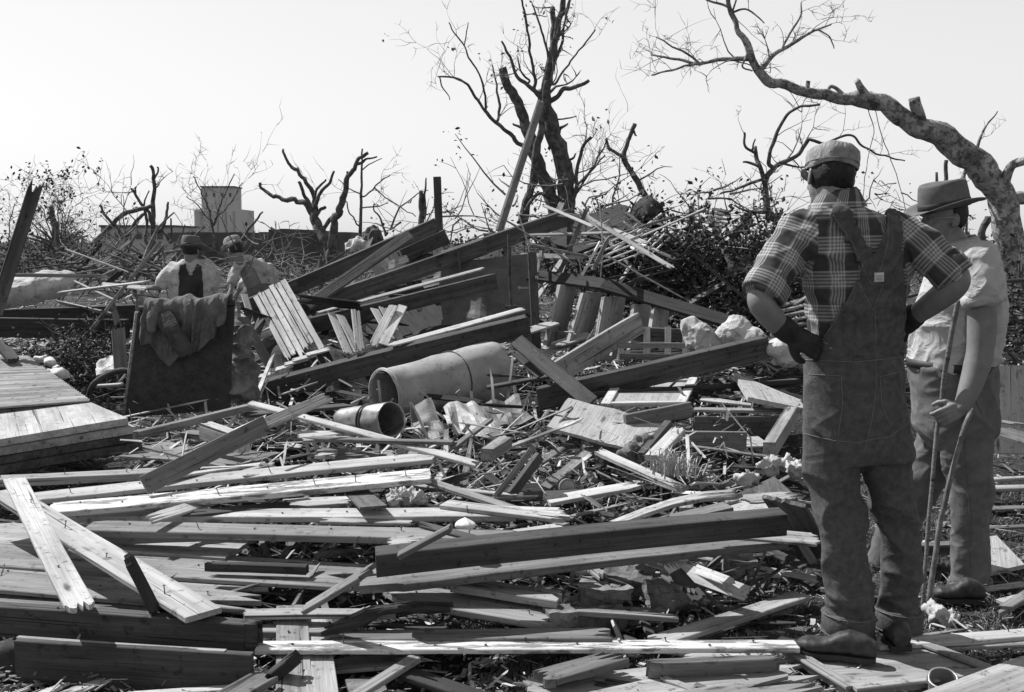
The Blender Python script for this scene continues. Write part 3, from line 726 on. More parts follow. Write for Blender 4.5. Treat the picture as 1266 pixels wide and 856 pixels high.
for i, (x, y, w) in enumerate([(527, 336, 22), (544, 340, 20), (532, 350, 22), (549, 349, 16), (563, 348, 12), (486, 327, 14), (498, 322, 14)]):
    B('small bright shingle scrap on the dark boards behind the rafters', (x - w / 2, y + 2, 9.45), (x + w / 2, y - 3, 9.45), .08, .012, 60, 'wood_bright', cat='shingle', name='shingle', group='bright shingle scraps behind the rafters', jag=(.02, .02))
for i, (x, y) in enumerate([(330, 468), (348, 460), (376, 447), (393, 440), (366, 452)]):
    B('small pale lath stub lying on the left end of the lowest rafter', (x - 14, y + 3, 7.85), (x + 16, y - 5, 7.9), .06, .018, 15, 'wood_bright', cat='lath stub', name='lath_stub', group='lath stubs on the lowest rafter', jag=(.02, .04), off=.03)
# sheet metal behind the rafters
sheet('tall grey sheet metal panel standing behind the rafter ends', 'metal_sheet', 'metal sheet', [P(545, 325, 9.4), P(545, 402, 9.2), P(662, 432, 9.0), P(655, 314, 9.2)], .006, 'sheet_metal', warp=.06, n=16, seed=3)
B('upright post at the right edge of the grey metal sheet', (658, 312, 9.0), (664, 430, 8.8), .07, .05, 0, 'wood_beam', name='post', cat='post')
B('thin upright iron rod with a small foot in front of the metal sheet', (569, 312, 9.1), (570, 338, 9.1), .02, .02, 0, 'rust', name='rod', cat='rod')
bm = bmesh.new(); tube(bm, [P(629, 290, 8.9), P(630, 340, 8.9), P(632, 378, 8.9)], [.012, .012, .012], 8); add_box(bm, P(632, 380, 8.9), .1, .06, .03)
tag(build('hanging_rod', bm, M['rust']), 'thin dark hanging rod with a block at its end, right of the rafters', 'rod')
# tall leaning pole and posts
B('long pale weathered plank leaning steeply in front of the split tree', (615, 288, 11.2), (668, 124, 11.6), .12, .045, -70, 'wood_pale', name='leaning_pole', cat='plank')
B('square upright dark post standing behind the rafters', (548, 292, 12), (545, 219, 12), .08, .08, 0, 'wood_beam', name='post', cat='post')
B('dark leaning plank with a broken pointed top at the far left edge', (-6, 388, 7.5), (46, 222, 7.6), .09, .045, -75, 'wood_beam', jag=(0, .12), name='leaning_plank', cat='plank')
# beams to the right of the rafters
B('dark slab of torn roof rising to the black mattress roll', (684, 302, 9.8), (790, 262, 10.2), .5, .05, 25, 'wood_dark', jag=(.1, .1), name='roof_slab', cat='roof slab')
B('thin pale board with a pointed end under the highest rafter tip', (649, 290, 9.3), (757, 287, 9.5), .05, .02, 20, 'wood_pale', jag=(.15, .1))
B('short dark post standing alone on the brush near the comb-shaped panel', (927, 290, 11.5), (925, 263, 11.5), .06, .05, 0, 'wood_beam', name='post', cat='post')
B('slanting dark block beside the short post on the brush', (900, 290, 11.4), (926, 266, 11.5), .06, .08, 0, 'wood_beam', cat='timber')
slat_panel('pale comb-shaped lattice scrap lying on top of the brush', [P(868, 276, 11.3), P(882, 254, 11.4), P(906, 262, 11.4), P(898, 284, 11.2)], 5, .35, .015, 'wood_bright', name='lattice_scrap', cat='lattice', seed=9, rails=1)
bm = bmesh.new(); loft(bm, [(P(782 + i * 4.7, 268 - 6 * math.sin(i * .45), 10.2), Vector((0, .3 * math.sin(.4 + i * .3), 0)), Vector((0, 0, .09 + .05 * math.sin(i * .4)))) for i in range(9)], 18)
me = fuse(bm, .02, 2, lambda p, n: .03 * fbm(p * 9))
tag(link('mattress_roll', me, M['dark_cloth'], smooth=True), 'black rolled mattress slumped on top of the wreckage', 'mattress')
# fallen stair: treads hanging below the dark stringer
root = tag(empty('fallen_stair', P(740, 440, 9)), 'fallen flight of pale stair treads lying on its side', 'stair')
for nm, a, b_ in (('stringer', (655, 338, 9.2), (760, 352, 8.9)), ('stringer', (745, 350, 8.9), (900, 396, 8.5))):
    B(None, a, b_, .15, .04, 30, 'wood_dark', name=nm, parent=root)
for k, (xt, yt, xb, yb, wd) in enumerate([(703, 352, 686, 428, 22), (733, 362, 716, 425, 26), (760, 367, 748, 445, 28), (794, 376, 790, 432, 22), (818, 380, 812, 430, 20)]):
    Yq = 8.95 - .07 * k
    sheet('', 'tread', '', [P(xt - wd * .45, yt, Yq), P(xb - wd * .5, yb, Yq - .25), P(xb + wd * .5, yb, Yq + .1), P(xt + wd * .5, yt, Yq + .25)], .03, 'plywood', parent=root, warp=.005, n=3)
for k, (x, y) in enumerate([(712, 424), (690, 434), (668, 410)]):
    B('pale step board lying below the fallen stair', (x - 26, y + 2, 8.6), (x + 18, y - 12, 8.8), .12, .025, 10, 'wood_pale', name='step_board', group='step boards below the fallen stair')
# iron bed frame
root = tag(empty('bed_frame', P(800, 300, 9.6)), 'pale iron bed frame of thin rods lying tilted on the brush', 'bed frame')
def rod(nm, a, b_, r, mat='iron_white'):
    bm = bmesh.new(); tube(bm, [P(*a), P(*b_)], [r, r], 8); build(nm, bm, M[mat], root, True)
rod('side_rail', (749, 318, 9.4), (818, 265, 9.8), .014); rod('side_rail', (806, 273, 9.8), (876, 299, 9.6), .014)
rod('side_rail', (778, 296, 9.5), (834, 320, 9.2), .014); rod('side_rail', (780, 306, 9.4), (832, 329, 9.1), .011)
for k in range(3): rod('cross_rod', (784 + k * 10, 318 - k * 1, 9.3), (812 + k * 12, 288 - k * 1, 9.5), .009)
for k in range(5): rod('spindle', (722 + k * 6, 314 + k * 4, 9.3), (790 + k * 5, 283 + k * 6, 9.4), .007)
B('thin bleached slat sticking up beside the bed frame', (713, 350, 9.2), (741, 298, 9.3), .02, .02, 0, 'iron_white', cat='slat')
B('short white slat leaning below the bed frame', (760, 358, 9.1), (779, 328, 9.2), .04, .02, 0, 'wood_bright', cat='slat')
for k, (a, b_) in enumerate([((640, 262), (660, 352)), ((741, 250), (741, 358)), ((715, 318), (714, 362)), ((780, 360), (790, 330))]):
    bm = bmesh.new(); pp, rr = smooth_path([P(a[0], a[1], 9.3), P((a[0] + b_[0]) / 2 + 4, (a[1] + b_[1]) / 2, 9.3), P(b_[0], b_[1], 9.2)], [.006] * 3, 5)
    tube(bm, pp, rr, 6); tag(build('wire', bm, M['straw'], None, True), 'thin pale wire dangling in the heap around the bed frame', 'wire', 'loose wires around the bed frame')
# light wires over the trees
# lower right of the heap
B('long dark beam rising to the right below the white sacks', (662, 480, 6.9), (948, 415, 7.3), .06, .15, 8, 'wood_beam', name='beam', cat='beam', w2=.08)
B('shaded plank propped diagonally over the plywood sheet', (638, 420, 7.2), (731, 497, 6.6), .10, .03, 40, 'wood_beam', cat='plank')
B('thin shaded lath beside the diagonal plank near the tank', (634, 433, 7.3), (668, 465, 7.0), .05, .02, 30, 'wood_beam', cat='lath')
B('broad pale plank on edge in front of the fallen stair', (684, 448, 7.6), (787, 387, 8.2), .04, .16, -10, 'wood_pale', cat='plank')
B('dark plank lying right of the tank under the broad pale plank', (600, 478, 7.4), (690, 462, 7.4), .12, .03, 0, 'wood_beam', cat='plank')
B('shadowed board lying under the long dark beam', (720, 486, 7.0), (990, 470, 7.4), .22, .05, -10, 'wood_dark')
# crate with pale slats
root = tag(empty('slatted_crate', P(805, 438, 8.2)), 'open crate with two pale slats between the stair and the white sacks', 'crate')
for nm, a, b_, w, t, mt in (('front_slat', (764, 424, 8.0), (850, 424, 8.0), .03, .04, 'wood_pale'), ('front_slat', (766, 438, 8.0), (848, 438, 8.0), .03, .04, 'wood_grey'), ('top_slat', (768, 404, 8.4), (850, 407, 8.4), .06, .1, 'wood_grey')):
    B(None, a, b_, w, t, 0, mt, name=nm, parent=root)
for x in (768, 800, 826, 848): B(None, (x, 404, 8.3), (x, 447, 8.1), .05, .02, 0, 'wood_grey', name='upright', parent=root)
B(None, (766, 436, 8.35), (850, 434, 8.35), .3, .02, 0, 'wood_dark', name='crate_bottom', parent=root)
def lump(name, label, cat, pts, mat, fold=.02, seed=0, vox=.012, freq=5, group=None, sm=3):
    bm = bmesh.new()
    for (p, r) in pts: ball(bm, p, r)
    me = fuse(bm, vox, sm + 6, lambda p, n: fold * (1.3 * crease(p, freq, (1, 1, 1), seed, 2, .3) + .7 * crease(p, freq * 2.3, (1, 1, 1), seed + 5, 2, -.3) + .5 * fbm(p * freq)) - fold * .6)
    return tag(link(name, me, M[mat], smooth=True), label, cat, group)
lump('sack', 'narrow white cloth sack behind the right end of the long dark beam', 'sack', [(P(857, 412, 7.7), (.07, .08, .13)), (P(868, 418, 7.65), (.09, .09, .11)), (P(850, 404, 7.7), (.05, .05, .07)), (P(880, 428, 7.6), (.07, .08, .06))], 'sack_cloth', .012, 1, freq=7, sm=16)
lump('sack', 'wide crumpled pale sack nearest the left elbow of the man in plaid', 'sack', [(P(900, 420, 7.7), (.12, .1, .1)), (P(912, 412, 7.65), (.11, .1, .12)), (P(928, 420, 7.6), (.11, .1, .09)), (P(942, 428, 7.6), (.08, .08, .06)), (P(908, 400, 7.68), (.04, .05, .07))], 'sack_cloth', .012, 2, freq=7, sm=16)
lump('sack', 'pale sack scrap directly left of the plaid man at his belt', 'sack', [(P(965, 432, 7.3), (.11, .09, .07)), (P(975, 444, 7.3), (.09, .08, .06))], 'sack_cloth', .01, 5, sm=16)
# white pole bits right
for k in range(6):
    B('thin pale lath in the stack seen at the left elbow of the man in plaid', (944 + k * 5, 384 + k * 5, 8.6), (1004, 366 + k * 8, 8.9), .035, .02, 20, 'wood_pale', cat='lath', name='lath', group='laths stacked behind the plaid man')

# ---------------------------------------------------------------- tank, bucket, hoop
def cyl(root, p1, p2, r1, r2, name, mat, dome=.0, open_=False, seams=()):
    ax = (p2 - p1).normalized(); u = ax.orthogonal().normalized(); w = ax.cross(u); bm = bmesh.new(); rings = []
    L = (p2 - p1).length; n = 28
    prof = [(t / n * L, r1 + (r2 - r1) * t / n) for t in range(n + 1)]
    if dome: prof += [(L + dome * math.sin(a), r2 * math.cos(a)) for a in [i * math.pi / 2 / 7 for i in range(1, 7)]] + [(L + dome, r2 * .05)]
    for (s, r) in prof:
        ring = []
        for k in range(48):
            a = 2 * math.pi * k / 48; p = p1 + ax * s; rr = r * (1 + .05 * noise.noise(Vector((math.cos(a) * 1.2, math.sin(a) * 1.2, s * 4)))) - .035 * max(0, noise.noise(Vector((math.cos(a) * 2 + 5, math.sin(a) * 2, s * 5)))) * r * 3
            ring.append(bm.verts.new(p + u * rr * math.cos(a) + w * rr * math.sin(a)))
        rings.append(ring)
    for a_, b_ in zip(rings, rings[1:]):
        for k in range(48): bm.faces.new((a_[k], a_[(k + 1) % 48], b_[(k + 1) % 48], b_[k]))
    if dome: bm.faces.new(rings[-1])
    if open_:
        fs = list(bm.faces); bmesh.ops.recalc_face_normals(bm, faces=fs); bmesh.ops.solidify(bm, geom=fs, thickness=.006)
    else: bm.faces.new(rings[0][::-1])
    build(name, bm, M[mat], root, True)
    for (s, rr) in seams:
        b2 = bmesh.new(); rad = (r1 + (r2 - r1) * s / L) * 1.0
        ring = [p1 + ax * s + (u * math.cos(a) + w * math.sin(a)) * (rad + rr * .3) for a in [2 * math.pi * k / 40 for k in range(41)]]
        tube(b2, ring, [rr] * 41, 6, cap=False); build('band', b2, M['rust' if rr < .008 else mat], root, True)
root = tag(empty('water_tank', P(550, 490, 7.6)), 'big dented pale water tank lying on its side under the lowest rafter', 'tank')
cyl(root, P(474, 488, 7.3), P(606, 461, 8.0), .165, .235, 'shell', 'enamel', dome=.12, open_=True, seams=((.62, .005), (.02, .012)))
bm = bmesh.new(); pp, rr = smooth_path([P(466, 462, 7.25), P(540, 463, 7.55), P(632, 465, 7.75), P(664, 470, 7.8)], [.009] * 4, 6); tube(bm, pp, rr, 8); build('pipe', bm, M['rust'], root, True)
root = tag(empty('bucket', P(458, 535, 6.6)), 'galvanised bucket lying on its side with its dark open end facing right', 'bucket')
cyl(root, P(424, 521, 6.6), P(484, 519, 6.25), .078, .105, 'shell', 'zinc', open_=True, seams=((.27, .006), (.30, .006)))
bm = bmesh.new(); ball(bm, P(426, 521, 6.58), (.03, .075, .075)); build('bottom', bm, M['zinc'], root, True)
bm = bmesh.new(); pp, rr = smooth_path([P(107, 500, 7.2), P(114, 478, 7.2), P(128, 466, 7.2), P(146, 459, 7.2), P(160, 460, 7.2), P(168, 470, 7.2)], [.02] * 6, 6); tube(bm, pp, rr, 8)
tag(build('hoop', bm, M['rust'], None, True), 'bent dark iron hoop arching left of the tilted board', 'hoop')
# crumpled sheet metal right of the bucket
sheet('crumpled upright scrap of pale sheet metal right of the bucket', 'metal_scrap', 'metal scrap', [P(505, 500, 6.6), P(512, 545, 6.2), P(560, 548, 6.2), P(532, 493, 6.8)], .004, 'sheet_metal', warp=.06, n=14, seed=8)
sheet('curved pale sheet metal scrap behind the crumpled one', 'metal_scrap', 'metal scrap', [P(548, 506, 6.8), P(560, 546, 6.3), P(630, 540, 6.3), P(592, 502, 6.9)], .004, 'enamel', warp=.08, n=14, seed=12)
sheet('dark bent sheet scrap lying under the tank end', 'metal_scrap', 'metal scrap', [P(585, 500, 7.0), P(600, 530, 6.6), P(660, 520, 6.7), P(640, 492, 7.2)], .004, 'sheet_metal', warp=.07, n=10, seed=15)

# ---------------------------------------------------------------- tilted board with the jacket
root = tag(empty('tilted_panel', P(225, 515, 7.0)), 'dark square fabric-covered panel standing tilted with a jacket over it', 'panel')
A0, A1, A2, A3 = P(171, 386, 6.98), P(155, 517, 7.02), P(284, 507, 7.06), P(290, 379, 7.04)
A1b = P(182, 526, 6.7)
sheet('', 'board', '', [A0, A1, A2, A3], .022, 'fabric_board', parent=root, warp=.03, n=12, seed=4)
bm = bmesh.new(); nrm = (A1 - A0).cross(A3 - A0).normalized(); tube(bm, [A0 + Vector((-.012, .01, 0)), A1 + Vector((-.012, .01, 0))], [.014, .014], 6); build('lit_edge_strip', bm, M['wood_pale'], root)  # pale strip added as the panel's sunlit left edge
tube_b = bmesh.new(); tube(tube_b, [A0 + Vector((0, .02, .02)), A3 + Vector((0, .02, .02))], [.02, .02], 6); build('top_rail', tube_b, M['wood_beam'], root)
# jacket: cloth folded over the panel's top edge
root = tag(empty('jacket', P(235, 400, 7.3)), 'rumpled grey jacket hung over the top of the dark tilted panel', 'jacket')
bm = bmesh.new(); nu, nv = 120, 70; gridv = []
dn = (A1 - A0).normalized(); alongv = (A3 - A0); fwd = Vector((0, -1, -.25)).normalized()
for i in range(nu + 1):
    u = i / nu; s = .10 + .86 * u; top = A0 + alongv * s + Vector((0, 0, .045))
    fl = .20 + .17 * math.exp(-((u - .40) / .20) ** 2) + .07 * math.exp(-((u - .72) / .14) ** 2) - .08 * (u > .9) + .03 * noise.noise(Vector((u * 9, 0, 0)))
    row = []
    for j in range(nv + 1):
        v = j / nv
        if v < .25: q = top - fwd * .055 + Vector((0, 0, -.12 * (1 - v / .25)))
        elif v < .42:
            a = (v - .25) / .17 * math.pi; q = top - fwd * .055 * math.cos(a) + Vector((0, 0, .05 * math.sin(a) ))
        else:
            w_ = (v - .42) / .58; q = top + fwd * (.055 + .02 * w_) + dn * fl * w_
        fold = .042 * max(0, 1 - 2.4 * abs(noise.noise(Vector((u * 6.5 + .5 * noise.noise(Vector((u * 3, v * 3, 5))), v * 1.1, 2.3))))) ** 1.5 + .008 * max(0, 1 - 2.2 * abs(noise.noise(Vector((u * 13, v * 4, 8.3))))) ** 2 + .012 * noise.noise(Vector((u * 7, v * 4, 4)))
        sag = -.018 * math.sin(u * math.pi * 2.2) ** 2
        q = q + fwd * (.012 + fold) * (1 if v > .3 else .4) + Vector((0, 0, sag + .02 * noise.noise(Vector((u * 9, 2, 0)))))
        row.append(bm.verts.new(q))
    gridv.append(row)
fs = [bm.faces.new((gridv[i][j], gridv[i + 1][j], gridv[i + 1][j + 1], gridv[i][j + 1])) for i in range(nu) for j in range(nv)]
bmesh.ops.recalc_face_normals(bm, faces=fs); bmesh.ops.solidify(bm, geom=fs, thickness=.008)
build('body', bm, M['jacket_cloth'], root, True)
bm = bmesh.new(); pp, rr = smooth_path([P(203, 392, 6.93), P(212, 408, 6.88), P(223, 424, 6.87), P(232, 438, 6.88)], [.06, .06, .055, .05], 8)
rg = tube(bm, pp, rr, 24, cap=False); fs = list(bm.faces); bmesh.ops.solidify(bm, geom=fs, thickness=.01)
for v in bm.verts:
    v.co += v.normal * 0 + Vector((0, -1, 0)) * .012 * noise.noise(v.co * 16)
build('sleeve', bm, M['jacket_cloth'], root, True)
bm = bmesh.new(); pp, rr = smooth_path([P(193, 384, 6.93), P(190, 395, 6.9), P(188, 410, 6.9)], [.05, .045, .03], 8); tube(bm, pp, rr, 18); build('sleeve', bm, M['jacket_cloth'], root, True)
lump('torn_cushion', 'torn dark cushion slumped against the right side of the jacket panel', 'cushion', [(P(300, 440, 7.3), (.07, .1, .2)), (P(302, 475, 7.2), (.09, .1, .14)), (P(292, 415, 7.4), (.04, .06, .08))], 'grey_cloth', .05, 7, vox=.014)
B('grey stake leaning on the left side of the jacket panel', (146, 404, 7.5), (150, 462, 7.3), .09, .02, 0, 'wood_grey', name='stake', cat='stake')
B('upright stake at the upper left corner of the jacket panel', (172, 372, 7.5), (173, 400, 7.45), .05, .03, 0, 'wood_grey', name='stake', cat='stake')
B('long dark timber running behind the jacket panel from the left edge', (-30, 384, 9.2), (284, 372, 9.6), .12, .2, 0, 'wood_dark', name='beam', cat='beam')
B('second dark timber stacked behind the long one at left', (-30, 392, 8.9), (160, 395, 9.1), .1, .16, 0, 'wood_dark', name='beam', cat='beam')
B('short upturned stick with a pale cut end right of the sitting worker', (302, 363, 8.9), (309, 385, 8.8), .05, .03, 0, 'wood_bright', name='stick', cat='stick')
B('long thin pale stick leaning at upper left above the dark timber', (110, 408, 8.6), (196, 298, 9.2), .035, .03, -30, 'wood_grey', name='stick', cat='stick')
B('white stick running down from the pale sack at left', (92, 347, 9.2), (145, 372, 9.0), .03, .02, 0, 'wood_bright', name='stick', cat='stick')
B('short white stick meeting the one from the pale sack', (145, 373, 9.0), (163, 364, 9.1), .03, .02, 0, 'wood_bright', name='stick', cat='stick')
B('stubby stake standing in front of the long dark timber', (139, 375, 8.8), (147, 405, 8.7), .05, .03, 0, 'wood_grey', name='stake', cat='stake')
B('second stubby stake in front of the long dark timber', (174, 366, 8.8), (172, 400, 8.7), .04, .03, 0, 'wood_grey', name='stake', cat='stake')
lump('pale_sack', 'large pale stuffed sack lying at far left beside the leaning plank', 'sack', [(P(30, 360, 9.9), (.24, .25, .14)), (P(62, 352, 9.9), (.2, .22, .13)), (P(82, 345, 9.9), (.09, .1, .07)), (P(5, 368, 9.8), (.15, .2, .1))], 'sack_cloth', .014, 3, vox=.02, freq=4)
lump('plaster_lump', 'curled white scrap behind the grooved shutter at left', 'plaster', [(P(48, 444, 7.6), (.06, .04, .03)), (P(62, 448, 7.5), (.05, .05, .035)), (P(70, 456, 7.4), (.04, .03, .03))], 'plaster', .02, 3)
lump('plaster_lump', 'pale lump of plaster below the curled scrap, beside the grooved shutter', 'plaster', [(P(72, 462, 7.2), (.06, .05, .03)), (P(60, 460, 7.2), .025)], 'plaster', .02, 4)
sheet('small white sheet showing through the brush left of the jacket panel', 'sheet_scrap', 'sheet', [P(118, 448, 8.0), P(118, 462, 7.8), P(150, 455, 7.9), P(146, 436, 8.1)], .006, 'plaster', warp=.04, seed=2)

# ---------------------------------------------------------------- shutter and stack of boards at the left
root = tag(empty('louvred_shutter', P(40, 500, 6.6)), 'grooved shutter with many fine slats lying flat at the left edge', 'shutter')
a, b_, c, d = P(-70, 440, 7.3), P(34, 440, 7.5), P(112, 495, 6.5), P(-70, 508, 6.2)
for k in range(34):
    u = (k + .5) / 34; p = a.lerp(d, u); q = b_.lerp(c, u)
    mt = basis(p, q, R(20)); mt.translation = (p + q) / 2
    build('slat', board_bm((q - p).length, (d - a).length / 34 * .86, .012, (0, 0), 0, 0, k), M['wood_pale'], root, False, mt)
sheet('', 'back_board', '', [a + Vector((0, 0, -.02)), d + Vector((0, 0, -.02)), c + Vector((0, 0, -.02)), b_ + Vector((0, 0, -.02))], .03, 'wood_beam', parent=root)
B('dark bracket lying on the corner of the grooved shutter', (-2, 420, 7.4), (18, 444, 7.2), .08, .05, 0, 'wood_beam', name='bracket', cat='bracket')
# stack: five layered boards as a box
root = tag(empty('board_stack', P(70, 560, 6.0)), 'thick stack of wide layered boards at the left, its lit top coloured brighter', 'board stack')
a, b_, c, d = P(-60, 507, 6.45), P(104, 494, 6.6), P(158, 517, 6.05), P(-60, 553, 5.6)
for k in range(4):
    dz = Vector((0, 0, -.045 * k)); ex = Vector((.025 * (k % 2) + .02 * k, -.01 * k, 0))
    sheet('', 'layer', '', [a + dz, d + dz + ex * .5, c + dz + ex, b_ + dz + ex], .04, 'wood_bright' if k == 0 else ('wood_pale' if k == 1 else 'wood_beam'), parent=root, warp=.004, n=4, seed=k)  # layers darken downwards: lit top and shaded front put into the colour
B('wide lit plank lying in front of the board stack', (-40, 592, .36), (200, 581, .36), .12, .06, 0, 'wood_pale', cat='plank', nails=3)
B('thin lit lath at the foot of the jacket panel', (166, 534, .52), (312, 499, .55), .05, .04, 0, 'wood_grey', cat='lath')
B('short square block with a bright end right of the jacket panel foot', (254, 522, .52), (303, 539, .48), .08, .09, 0, 'wood_bright', name='block', cat='block')
B('plank stub lying in shadow behind the bright square block', (230, 533, .4), (290, 540, .4), .1, .05, 0, 'wood_grey', name='plank_stub', cat='board')
B('long shaded board crossing diagonally left of the bucket, lower half', (178, 600, .40), (330, 524, .62), .09, .03, 62, 'wood_grey', cat='plank')
B('upper end piece of the diagonal board left of the bucket', (322, 526, .6), (408, 489, .7), .06, .03, 45, 'wood_pale', jag=(0, .04), cat='plank')
B('long thin bright lath running from the jacket panel down past the bucket', (308, 497, .62), (591, 573, .42), .055, .03, 12, 'wood_bright', cat='lath', nails=2)
B('dark lath beside the long thin bright one', (370, 540, .5), (560, 545, .5), .06, .03, 0, 'wood_grey', cat='lath')
B('split pale plank end in front of the bucket', (370, 541, .5), (438, 535, .5), .12, .03, 8, 'wood_bright', jag=(.02, .2), cat='plank')
B('broad shaded board under the split pale plank end', (392, 556, .42), (470, 566, .4), .2, .03, 0, 'wood_grey', jag=(.05, .1))
B('pale square of board under the bucket litter', (392, 560, .43), (416, 560, .43), .14, .03, 0, 'wood_bright', jag=(.03, .03))
B('wide dark plank lying in shade below the jacket panel', (172, 556, .34), (330, 566, .34), .35, .03, 0, 'wood_grey', cat='plank')
B('wide lit plank beneath the diagonal board at left', (190, 548, .36), (300, 575, .34), .18, .03, 0, 'wood_pale', cat='plank', jag=(.05, .1))
B('slim pale lath between the shaded plank and the white planks', (200, 590, .38), (330, 572, .38), .05, .02, 0, 'wood_bright', cat='lath', jag=(0, .1))
B('broken slat pointing right under the split pale plank end', (300, 588, .38), (420, 572, .38), .05, .02, 0, 'wood_bright', cat='slat', jag=(.1, .1))

# ---------------------------------------------------------------- long planks of the middle foreground
B('upper of two long white planks ending together left of centre', (30, 615, .30), (537, 563, .44), .13, .04, 6, 'wood_bright', cat='plank', nails=6)
B('lower of two long white planks ending together left of centre', (60, 628, .32), (533, 585, .42), .15, .045, 6, 'wood_painted', cat='plank', nails=8)
B('long straight pale plank just below the pair of white planks', (66, 633, .27), (640, 632, .34), .11, .045, 6, 'wood_bright', cat='plank', nails=7)
B('long pale plank ending against the white stub at centre', (110, 649, .27), (632, 661, .30), .12, .05, 6, 'wood_pale', cat='plank', nails=6)
B('short white painted board right of the long pale plank end', (633, 662, .31), (698, 653, .34), .13, .04, 6, 'wood_bright')
B('small pale board lying above the long planks at centre', (398, 641, .3), (515, 643, .3), .10, .025, 0, 'wood_pale', jag=(.05, .05))
B('narrow board resting above the long straight plank', (550, 621, .35), (705, 640, .35), .10, .03, 0, 'wood_bright', jag=(0, .15))
B('dark tilted board crossing above the long straight plank', (436, 602, .34), (462, 626, .36), .12, .02, 0, 'wood_grey')
B('wide pale board glimpsed above the long straight plank', (350, 622, .28), (440, 617, .28), .15, .03, 0, 'wood_bright', jag=(.1, .1))
B('heavy square-cut dark beam lying across the centre foreground', (464, 681, .40), (968, 632, .46), .09, .085, 6, 'wood_beam', name='beam', cat='beam')
B('shaded plank tucked under the heavy centre beam', (430, 722, .24), (966, 664, .28), .15, .05, 0, 'wood_grey', name='plank', cat='plank', jag=(.25, .05))
B('narrow plank propped from the lower left onto the heavy beam', (374, 752, .20), (460, 700, .40), .06, .03, 25, 'wood_grey', cat='plank')
B('narrow plank passing over the heavy beam end, pointing up right', (492, 684, .42), (556, 650, .52), .07, .03, 0, 'wood_grey', cat='plank')
B('bright diagonal plank nearest the left edge, crossing the sheathing', (18, 591, .42), (101, 751, .30), .095, .03, 0, 'wood_bright', cat='plank', nails=2)
B('wider bright diagonal plank ending near the front beam', (4, 606, .38), (252, 757, .24), .14, .035, 0, 'wood_bright', cat='plank', nails=4)
B('thin dark stick leaning on the wider diagonal plank', (160, 683, .42), (197, 756, .22), .035, .03, 0, 'wood_dark', name='stick', cat='stick')
B('top wide sheathing board under the diagonal planks', (-60, 655, .17), (300, 676, .18), .34, .03, 0, 'wood_pale', name='sheathing_board', nails=4)
B('second wide sheathing board, running under the dark stick', (-60, 680, .17), (480, 714, .165), .33, .03, 0, 'wood_pale', name='sheathing_board', nails=6, jag=(0, .3))
B('third wide sheathing board with a splintered lower edge', (-60, 706, .16), (330, 738, .15), .30, .03, 0, 'wood_pale', name='sheathing_board', nails=3, jag=(0, .3))
B('splintered sheathing board just behind the front beam', (-60, 735, .12), (190, 752, .13), .24, .03, 0, 'wood_pale', name='sheathing_board', jag=(0, .5))
B('short dark batten lying on the sheathing left of centre', (254, 695, .22), (380, 699, .22), .04, .035, 0, 'wood_dark', name='batten', cat='batten')
B('broken wide board with a lit top below the shaded plank', (470, 727, .18), (688, 762, .12), .20, .04, 0, 'wood_pale', jag=(.15, .08), nails=3)
B('lit board stub under the right part of the heavy beam', (560, 717, .2), (694, 737, .17), .12, .05, 0, 'wood_pale', jag=(.1, .04), nails=2)
B('dark curved splinter under the broken wide board', (395, 780, .12), (560, 745, .2), .07, .03, 0, 'wood_dark', jag=(.2, .2), warp=.04, name='splinter', cat='splinter')
B('narrow lit board behind the two upright planks', (300, 757, .16), (490, 756, .16), .07, .03, 0, 'wood_pale')
B('rough weathered timber lying behind the white nailed strip', (400, 785, .12), (757, 782, .13), .10, .06, 0, 'wood_grey', name='timber', cat='timber', jag=(.2, .08))
B('broken pale board left of the rough weathered timber', (305, 776, .12), (450, 776, .12), .08, .04, 0, 'wood_pale', jag=(0, .2))
B('long white nailed strip running from the front beam to the plaid man', (318, 798, .12), (985, 796, .11), .085, .03, 0, 'wood_painted', name='nailed_strip', cat='strip', nails=11)
B('white strip continuing to the right edge behind the plaid man', (1080, 794, .075), (1300, 779, .06), .08, .03, 0, 'wood_bright', name='nailed_strip', cat='strip', nails=2)
B('narrow lit strip under the white one right of the plaid man', (1170, 800, .045), (1300, 793, .045), .035, .02, 0, 'wood_pale', name='strip', cat='strip')
B('front dark beam on edge at the lower left corner', (-20, 746, .21), (322, 770, .20), .05, .115, 4, 'wood_beam', jag=(0, .06), name='beam', cat='beam', nails=2)
B('lowest dark board on edge under the front beam', (20, 791, .15), (312, 808, .14), .03, .15, 3, 'wood_beam', name='beam', cat='beam')
B('thin pale strip standing for the lit top edge of the lowest dark board', (22, 789, .16), (279, 806, .155), .022, .015, 0, 'wood_pale', name='lit_edge_strip', cat='strip', off=.006)  # pale strip added: the board's lit top edge put into the colour
B('broad upright-pointing plank passing under the white nailed strip, left one', (361, 748, .15), (364, 880, .04), .115, .02, 0, 'wood_pale', cat='plank', nails=2)
B('narrower plank beside the left one, passing under the white nailed strip', (388, 762, .12), (402, 880, .05), .10, .02, 0, 'wood_pale', cat='plank')
B('short lit slat leaning at the bottom centre left', (425, 866, .06), (513, 811, .1), .05, .03, 0, 'wood_pale', cat='slat')
B('dark charred slat on the ground right of the short lit slat', (492, 826, .07), (600, 862, .05), .08, .03, 0, 'wood_dark', cat='slat', jag=(.05, .1))
B('lit board fragment under the short lit slat', (400, 822, .05), (520, 812, .06), .13, .02, 0, 'wood_pale', jag=(.1, .1))
B('grey board scrap at the bottom edge beside the short lit slat', (430, 850, .03), (475, 845, .03), .14, .02, 0, 'wood_grey')
B('corner of a pale plank at the bottom edge right of the lowest dark board', (262, 870, .1), (330, 832, .1), .1, .04, 0, 'wood_grey', cat='plank')
B('dark bark-edged stake right of the lowest dark board', (326, 836, .08), (365, 805, .16), .05, .04, 0, 'wood_dark', name='stake', cat='stake', jag=(.05, .08))
